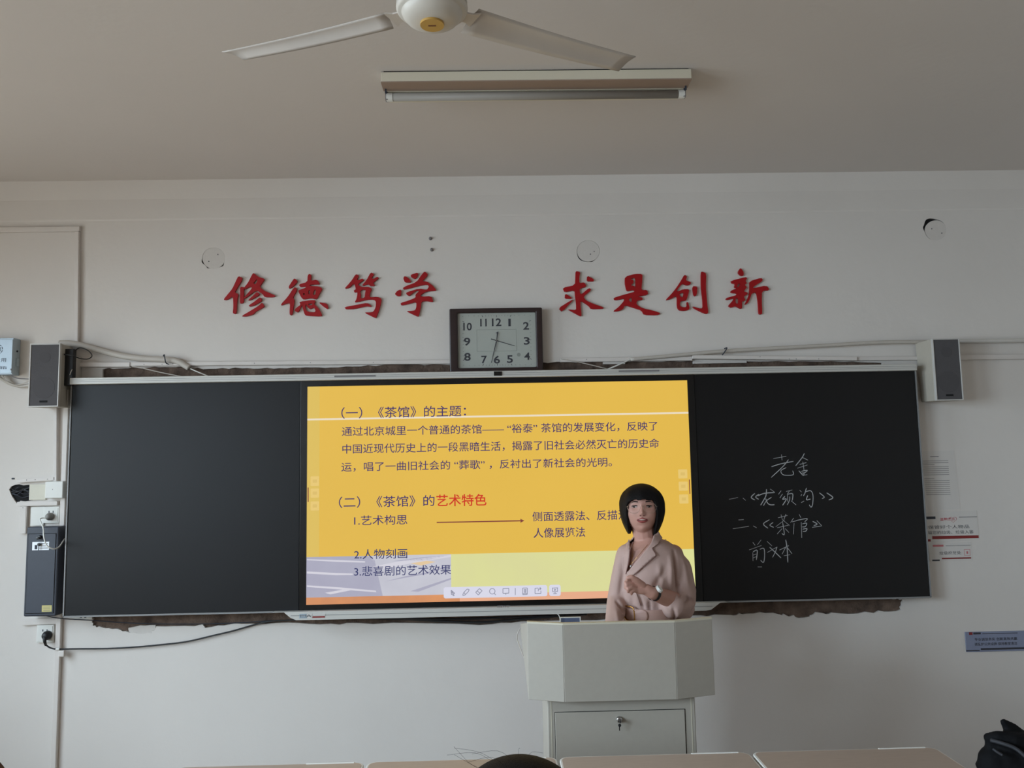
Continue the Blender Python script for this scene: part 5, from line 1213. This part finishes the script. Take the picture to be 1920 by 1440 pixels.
# ---- face parts
def strip(name, pts, w, m, lift=.0012, par=None, th=.0012):
    """band on the face following (x,z) points with half-widths w"""
    bm = B(); rows_ = []
    for (x, z), ww in zip(pts, w):
        rows_.append([bm.verts.new(H(x, front(x, z+k*ww)+lift+(0 if abs(k) == 1 else th), z+k*ww)) for k in (-1, -.5, 0, .5, 1)])
    for A_, C_ in zip(rows_, rows_[1:]):
        for i in range(4): bm.faces.new((A_[i], A_[i+1], C_[i+1], C_[i]))
    return from_bm(bm, name, m, par or tch, smooth=True)
hd = tch
for s in (-1, 1):
    xs = [s*(.016+.032*i/8) for i in range(9)]
    strip('eyebrow', [(x, .0245+.0022*math.sin(math.pi*min(1, i/7))-.0003*i*(i > 5)) for i, x in enumerate(xs)], [.0022, .0026, .0026, .0026, .0024, .0021, .0018, .0014, .0008], mHair, .0006)
    xs = [s*(.0175+.0265*i/8) for i in range(9)]
    ew = strip('eye_white', [(x, .0035+.0012*math.sin(math.pi*i/8)) for i, x in enumerate(xs)], [.0004, .0018, .0028, .0032, .0034, .0032, .0028, .0018, .0004], mEyeW, .0006, th=.0012)
    bm = B(); cx_e = s*.0305-.001
    ring_ = [bm.verts.new(H(cx_e+.0056*math.cos(t), front(cx_e, .004)+.0026, .004+.0034*math.sin(t))) for t in [2*math.pi*k/18 for k in range(18)]]; bm.faces.new(ring_); from_bm(bm, 'iris', mIris, ew)
    strip('upper_eyelid', [(x, .0078+.0012*math.sin(math.pi*i/8)) for i, x in enumerate(xs)], [.0006, .0016, .0021, .0022, .0022, .0021, .0019, .0016, .0008], mHair, .002, th=.001)
    # nostrils
    bm = B(); cn = s*.0065
    ring_ = [bm.verts.new(H(cn+.0042*math.cos(t), front(cn, -.0335)+.0014, -.0335+.0022*math.sin(t))) for t in [2*math.pi*k/14 for k in range(14)]]; bm.faces.new(ring_); from_bm(bm, 'nostril', mSkinDark, tch)
    # glasses
    rg = []
    cg, cz2, rgx, rgz = s*.0335, -.002, .0265, .0235
    for k in range(29):
        t = 2*math.pi*k/28; x = cg+rgx*math.cos(t); z = cz2+rgz*math.sin(t); rg.append(H(x, .103-abs(x)*.12, z))
    if s == -1: gl = empty('glasses_tmp', (0, 0, 0)); bpy.data.objects.remove(gl); bm0 = B()
    tube(bm0, rg, .0007, 6, 1, smooth=False)
    tube(bm0, [H(s*.060, .096, .004), H(s*.063, .085, .0045), H(s*.065, .075, .004)], .0008, 6, 3)
tube(bm0, [H(-.008, .103, .002), H(0, .1055, .0055), H(.008, .103, .002)], .0009, 6, 3)
gls = from_bm(bm0, 'glasses', mat('glasses_frame', (168, 142, 124), .3, metal=.6), tch, smooth=True)
for s in (-1, 1):
    bm = B(); cg = s*.0335; bm.faces.new([bm.verts.new(H(cg+.026*math.cos(t), .1025-abs(cg+.026*math.cos(t))*.12, -.002+.023*math.sin(t))) for t in [2*math.pi*k/28 for k in range(28)]]); from_bm(bm, 'lens', mSpecs, gls)
# mouth: dark opening, teeth, lips
n = 13; xs = [-.024+.048*i/(n-1) for i in range(n)]; sh = [math.sin(math.pi*i/(n-1)) for i in range(n)]
strip('mouth_opening', [(x, -.0525) for x in xs], [.0005+.0055*q for q in sh], mSkinDark, .0004, th=.0005)
strip('teeth', [(x*.6, -.0505) for x in xs], [.0004+.0024*q for q in sh], mTeeth, .0016, th=.0004)
strip('upper_lip', [(x, -.0455+.0012*math.cos(x*260)-(1-q)*.005) for x, q in zip(xs, sh)], [.0008+.0024*q for q in sh], mLip, .0014, th=.002)
strip('lower_lip', [(x, -.0600+(1-q)*.0065) for x, q in zip(xs, sh)], [.0008+.0034*q for q in sh], mLip, .0014, th=.0028)
# ---- hair
def hair_shell(Hf, name, parent, m, rx, ry, zt, bang, bottom, thf, front_cut=True, inner=.016, seed=1, cxo=0):
    nth, nr_ = 96, 40; rr = random.Random(seed)
    def rad(z):   # profile factor for height z
        if z >= .02: return math.sqrt(max(0, 1-((z-.02)/(zt-.02))**2))
        if z > 0: return 1.0
        return 1-.40*((-z)/.11)**1.7
    def pt(th, t, shrink):
        at = abs(th)
        k = 1/(1+math.exp(-(at-thf)/.055)) if front_cut else 1
        bl = bottom+(.010*math.sin(at*3)) - (.010 if th > 0 else -.004)
        zb = bang+.003*math.sin(th*14)+.0016*math.sin(th*41)-(.004*abs(th)/thf if at < thf else 0)
        zl = zb*(1-k)+bl*k
        # polar near the top
        ph = t*(math.pi/2)
        tz = .35
        if t < tz: z = zt-(zt-.075)*(1-math.cos(t/tz*math.pi/2)); 
        else: z = .075+(zl-.075)*(t-tz)/(1-tz)
        r = rad(z)
        if t < tz: r = max(r, 0)
        flare = 1+.02*math.sin(th*9+z*20)*(t > .3)
        fx_ = math.sin(th)*(rx-shrink)*r*flare+cxo; ff = math.cos(th)*(ry-shrink)*r*flare
        if ff > 0 and z < .05: ff = ff  # side locks
        return Hf(fx_, ff-.006, z-(shrink*.9 if t < .15 else shrink*.5*(t < tz)))
    bm = B(); O = []; I = []
    for j in range(nr_+1):
        t = max(.02, j/nr_)
        O.append([bm.verts.new(pt(-math.pi+2*math.pi*i/nth, t, 0)) for i in range(nth)])
        I.append([bm.verts.new(pt(-math.pi+2*math.pi*i/nth, t, inner)) for i in range(nth)])
    for G in (O, I):
        for A_, C_ in zip(G, G[1:]):
            for i in range(nth): bm.faces.new((A_[i], A_[(i+1) % nth], C_[(i+1) % nth], C_[i]))
    bm.faces.new(O[0]); bm.faces.new(I[0][::-1])
    for i in range(nth): bm.faces.new((O[-1][i], O[-1][(i+1) % nth], I[-1][(i+1) % nth], I[-1][i]))
    return from_bm(bm, name, m, parent, smooth=True)
def Hh(x, f, z):     # hair hangs from the head but stays closer to upright than the face
    return HC + Matrix.Rotation(-hy, 3, 'Z') @ Matrix.Rotation(hp_*.6, 3, 'X') @ Vector((x, -f, z))
hair_shell(Hh, 'hair', tch, mHair, .0985, .105, .114, .040, -.098, .80)
# shoes
for s in (-1, 1):
    hx = T(1217, 1240).x+s*.075
    bm = B(); limb(bm, [(hx, TY+.015, .04), (hx, TY-.07, .036), (hx, TY-.15, .028)], [.040, .040, .028])
    for v in bm.verts: v.co.z = max(v.co.z, .001)
    from_bm(bm, 'shoe', mShoe, tch, smooth=True)
# ================================================================ STUDENT IN FRONT (seen from behind)
SYd = -2.66
st0 = P(972, 1419, Y=SYd)
SX, SZ = st0.x, st0.z
stu = empty('person', (SX, SYd, 0), 'seated student seen from behind, only the crown of black hair rising over the desks', 'person')
bm = B()
hc = Vector((SX, SYd, SZ-.125))
capsule(bm, hc+Vector((0, .01, .03)), hc+Vector((0, .02, -.03)), .078, .066)
limb(bm, [hc+Vector((0, 0, -.04)), hc+Vector((0, -.01, -.16))], [.05, .055])
loft(bm, [((SX, SYd-.01, z), rx, ry) for z, rx, ry in ((.46, .17, .11), (.6, .15, .105), (.75, .17, .11), (.86, .19, .10), (.925, .13, .08), (.95, .06, .06))], 32)
for s in (-1, 1):
    limb(bm, [(SX+s*.17, SYd, .88), (SX+s*.22, SYd+.04, .66), (SX+s*.13, SYd+.22, .612)], [.055, .042, .03])
    limb(bm, [(SX+s*.09, SYd, .50), (SX+s*.10, SYd+.40, .50), (SX+s*.10, SYd+.42, .09)], [.085, .06, .04])
    limb(bm, [(SX+s*.10, SYd+.42, .06), (SX+s*.11, SYd+.54, .035)], [.042, .03])
    for i in range(4): capsule(bm, (SX+s*(.125-.03+.02*i), SYd+.25, .604), (SX+s*(.12-.035+.022*i), SYd+.33, .596), .012, .009)
    capsule(bm, (SX+s*.09, SYd+.23, .606), (SX+s*.06, SYd+.28, .600), .012, .009)
me = remesh(bm, .007, 4, .5); link('body', me, mSkin, stu, smooth=True)
bm = B()
loft(bm, [((SX, SYd-.01, z), rx, ry) for z, rx, ry in ((.44, .185, .125), (.6, .165, .12), (.75, .185, .125), (.87, .205, .115), (.935, .14, .09), (.955, .075, .07))], 32)
for s in (-1, 1): limb(bm, [(SX+s*.165, SYd, .885), (SX+s*.21, SYd+.06, .74)], [.068, .06])
me = remesh(bm, .009, 4, .5); link('shirt', me, mShirt, stu, smooth=True)
bm = B(); loft(bm, [((SX, SYd+.0, z), rx, ry) for z, rx, ry in ((.41, .17, .12), (.5, .18, .13))], 24)
for s in (-1, 1): limb(bm, [(SX+s*.09, SYd, .50), (SX+s*.10, SYd+.41, .505), (SX+s*.10, SYd+.43, .14)], [.095, .072, .058])
me = remesh(bm, .009, 4, .5); link('trousers', me, mBlackR, stu, smooth=True)
def Hs(x, f, z): return Vector((SX+x*1.12, SYd+f, SZ-.1185+z))
hair_shell(Hs, 'hair', stu, mHair, .098, .108, .118, -.0, -.15, .7, seed=5)
bm = B(); rr = random.Random(8)
for i in range(9):
    bx = SX-.075+rr.random()*.15; b0 = Vector((bx, SYd+rr.uniform(-.03, .03), SZ-.004-abs(bx-SX)*.3)); dx = rr.uniform(-.045, .03) - (.02 if bx < SX else 0)
    tube(bm, [b0, b0+Vector((dx*.5, 0, rr.uniform(.006, .018))), b0+Vector((dx*1.3, 0, rr.uniform(.010, .034)*(1.0 if bx < SX else .4)))], .0002, 4, 4)
o = from_bm(bm, 'flyaway_hair', mHair, stu); o['kind'] = 'stuff'
# stool the student sits on
stl = empty('school_stool', (SX, SYd-.02, 0), 'dark wooden stool under the seated student', 'stool')
bm = B(); box(bm, SX-.17, SX+.17, SYd-.14, SYd+.12, .385, .41); from_bm(bm, 'seat', mWoodC, stl, bevel=.005)
for sx in (-1, 1):
    for sy in (-1, 1):
        bm = B(); x, y = SX+sx*.14, SYd-.01+sy*.10; box(bm, x-.015, x+.015, y-.015, y+.015, 0, .385); from_bm(bm, 'leg', mWoodC, stl)

# ================================================================ DESKS
DYf = -3.9612+2.50       # far edge
def desk_z(px, py): return P(px, py, Y=DYf).z
def make_desk(xa, xb, z, label):
    w = xb-xa; xc = (xa+xb)/2; yb = DYf-.42
    o = empty('student_desk', (xc, (DYf+yb)/2, 0), label, 'desk', 'student desks in the front row')
    r = .03
    def rr_(x0, x1, y0, y1, r):
        l = []
        for cx, cy_, a0 in ((x1-r, y1-r, 0), (x0+r, y1-r, 90), (x0+r, y0+r, 180), (x1-r, y0+r, 270)):
            for k_ in range(7): a = math.radians(a0+k_*15); l.append((cx+r*math.cos(a), cy_+r*math.sin(a)))
        return l
    def hplate(l, z0, z1):
        bm = B(); lo = [bm.verts.new((x, y, z0)) for x, y in l]; hi = [bm.verts.new((x, y, z1)) for x, y in l]
        bm.faces.new(lo[::-1]); bm.faces.new(hi); n = len(l)
        for i in range(n): bm.faces.new((lo[i], lo[(i+1) % n], hi[(i+1) % n], hi[i]))
        return bm
    from_bm(hplate(rr_(xa, xb, yb, DYf, r), z-.022, z+.0015), 'edge_band', mDeskE, o, bevel=.003)
    from_bm(hplate(rr_(xa+.007, xb-.007, yb+.007, DYf-.007, r-.006), z, z+.0022), 'top_laminate', mDeskW, o)
    bm = B(); box(bm, xb-.175, xb-.03, DYf-.010, DYf-.001, z-.002, z+.004); from_bm(bm, 'pen_ledge', mDeskE, o, bevel=.003)
    bm = B(); t = .0012
    box(bm, xa+.05, xb-.05, yb+.03, DYf-.03, z-.16, z-.158)
    for u in ((xa+.05, xa+.052, yb+.03, DYf-.03), (xb-.052, xb-.05, yb+.03, DYf-.03), (xa+.05, xb-.05, DYf-.032, DYf-.03)): box(bm, *u, z-.16, z-.023)
    dr = from_bm(bm, 'book_tray', mDeskM, o); dr['kind'] = 'part'
    del dr['kind']
    for s in (-1, 1):
        x = xc+s*(w/2-.055)
        bm = B(); tube(bm, [(x, yb+.05, .02), (x, DYf-.04, .02)], .013, 8, smooth=False); from_bm(bm, 'foot', mDeskM, o)
        for y in (yb+.14, DYf-.14):
            bm = B(); box(bm, x-.012, x+.012, y-.02, y+.02, .02, z-.022); from_bm(bm, 'leg', mDeskM, o)
    bm = B(); box(bm, xa+.06, xb-.06, DYf-.16, DYf-.14, .10, .14); from_bm(bm, 'crossbar', mDeskM, o)
    return o
edges = [(331, 1437.5, 685, 1428.5, 'leftmost student desk at the bottom edge, left of the student'), (690, 1432, 1044, 1420, 'student desk right in front of the seated student'),
         (1048, 1419.5, 1403, 1412, 'student desk before the lectern, third from the left'), (1407, 1411, 1752, 1400, 'rightmost student desk of the front row, beside the black bag')]
zs_ = [P(a, b, Y=DYf).z for a, b, c, d, _l in edges]+[P(c, d, Y=DYf).z for a, b, c, d, _l in edges]
zdk = sum(zs_)/len(zs_)
for a, b, c, d, lab in edges: make_desk(P(a, b, Y=DYf).x, P(c, d, Y=DYf).x, zdk, lab)
# desk beside with the bag
Yg2 = -1.62
bx0 = 1.46
tmp = DYf; DYf = Yg2+.09
make_desk(bx0-.03, bx0+.57, zdk-.02, 'student desk at the lower right edge under the black bag'); DYf = tmp
# bag: built round its outline
def bp(x, y, dy=0): return P(x, y, Y=Yg2+dy)
zb_ = zdk-.02
bag = empty('backpack', (bp(1900, 1440).x, Yg2-.05, zb_), 'black soft backpack slumped on a desk at the lower right corner', 'bag')
bm = B()
for (x, y, dy, r) in ((1852, 1423, 0, .026), (1866, 1428, 0, .045), (1884, 1424, .0, .055), (1912, 1420, .0, .064), (1960, 1425, .0, .075), (2015, 1430, .0, .07)): capsule(bm, bp(x, y, dy), bp(x, y, dy)-Vector((0, 0, .012)), r, r)
limb(bm, [bp(1853, 1383, 0), bp(1872, 1383, -.02), bp(1900, 1391, -.03), bp(1940, 1402, -.03)], [.013, .019, .028, .036])
limb(bm, [bp(1858, 1392, 0), bp(1862, 1420, 0)], [.016, .022])
limb(bm, [bp(1880, 1353, .0), bp(1890, 1366, .0), bp(1902, 1386, .0)], [.0075, .014, .024])
limb(bm, [bp(1882, 1352, .0), bp(1900, 1363, .0), bp(1915, 1380, .01), bp(1940, 1394, .01)], [.007, .011, .018, .028])
loft(bm, [((bp(1925, 1440).x+.03, Yg2, z), rx, ry) for z, rx, ry in ((zb_+.003, .165, .075), (zb_+.02, .172, .085), (zb_+.045, .15, .07))], 24)
me = remesh(bm, .005, 3, .5)
for v in me.vertices: v.co.z = max(v.co.z, zb_+.001)
link('bag_body', me, mBag, bag, smooth=True)
bm = B(); tube(bm, [bp(1858, 1388, -.03), bp(1880, 1394, -.055), bp(1905, 1404, -.075), (bp(1930, 1425, -.1))], .006, 6); from_bm(bm, 'strap', mBagS, bag, smooth=True)
bm = B(); tube(bm, [bp(1862, 1404, -.035), bp(1870, 1410, -.045), bp(1880, 1416, -.065)], .004, 6); from_bm(bm, 'zip_pull', mBagS, bag, smooth=True)
# red-brown chair at the lower left corner
Yc2 = -1.66
c0 = P(7, 1440, Y=Yc2)
chx = c0.x; ctop = P(-5, 1420, Y=Yc2).z
chr_ = empty('wooden_chair', (chx-.2, Yc2, 0), 'red brown wooden chair, a backrest corner showing at the lower left corner', 'chair')
bm = B(); l = chaikin([(chx-.40, ctop-.02), (chx-.36, ctop+.005), (chx-.03, ctop-.002), (chx+.004, ctop-.04), (chx+.004, ctop-.12), (chx-.40, ctop-.12)], 2); plate(bm, [l], Yc2-.01, Yc2+.012); from_bm(bm, 'backrest', mWoodC, chr_, bevel=.003)
bm = B(); box(bm, chx-.40, chx-.0, Yc2-.01, Yc2+.40, .42, .44); from_bm(bm, 'seat', mWoodC, chr_, bevel=.005)
for x in (chx-.38, chx-.03):
    bm = B(); box(bm, x-.014, x+.014, Yc2-.012, Yc2+.016, 0, ctop-.1); from_bm(bm, 'leg', mWoodC, chr_)
    bm = B(); box(bm, x-.014, x+.014, Yc2+.36, Yc2+.39, 0, .42); from_bm(bm, 'leg', mWoodC, chr_)
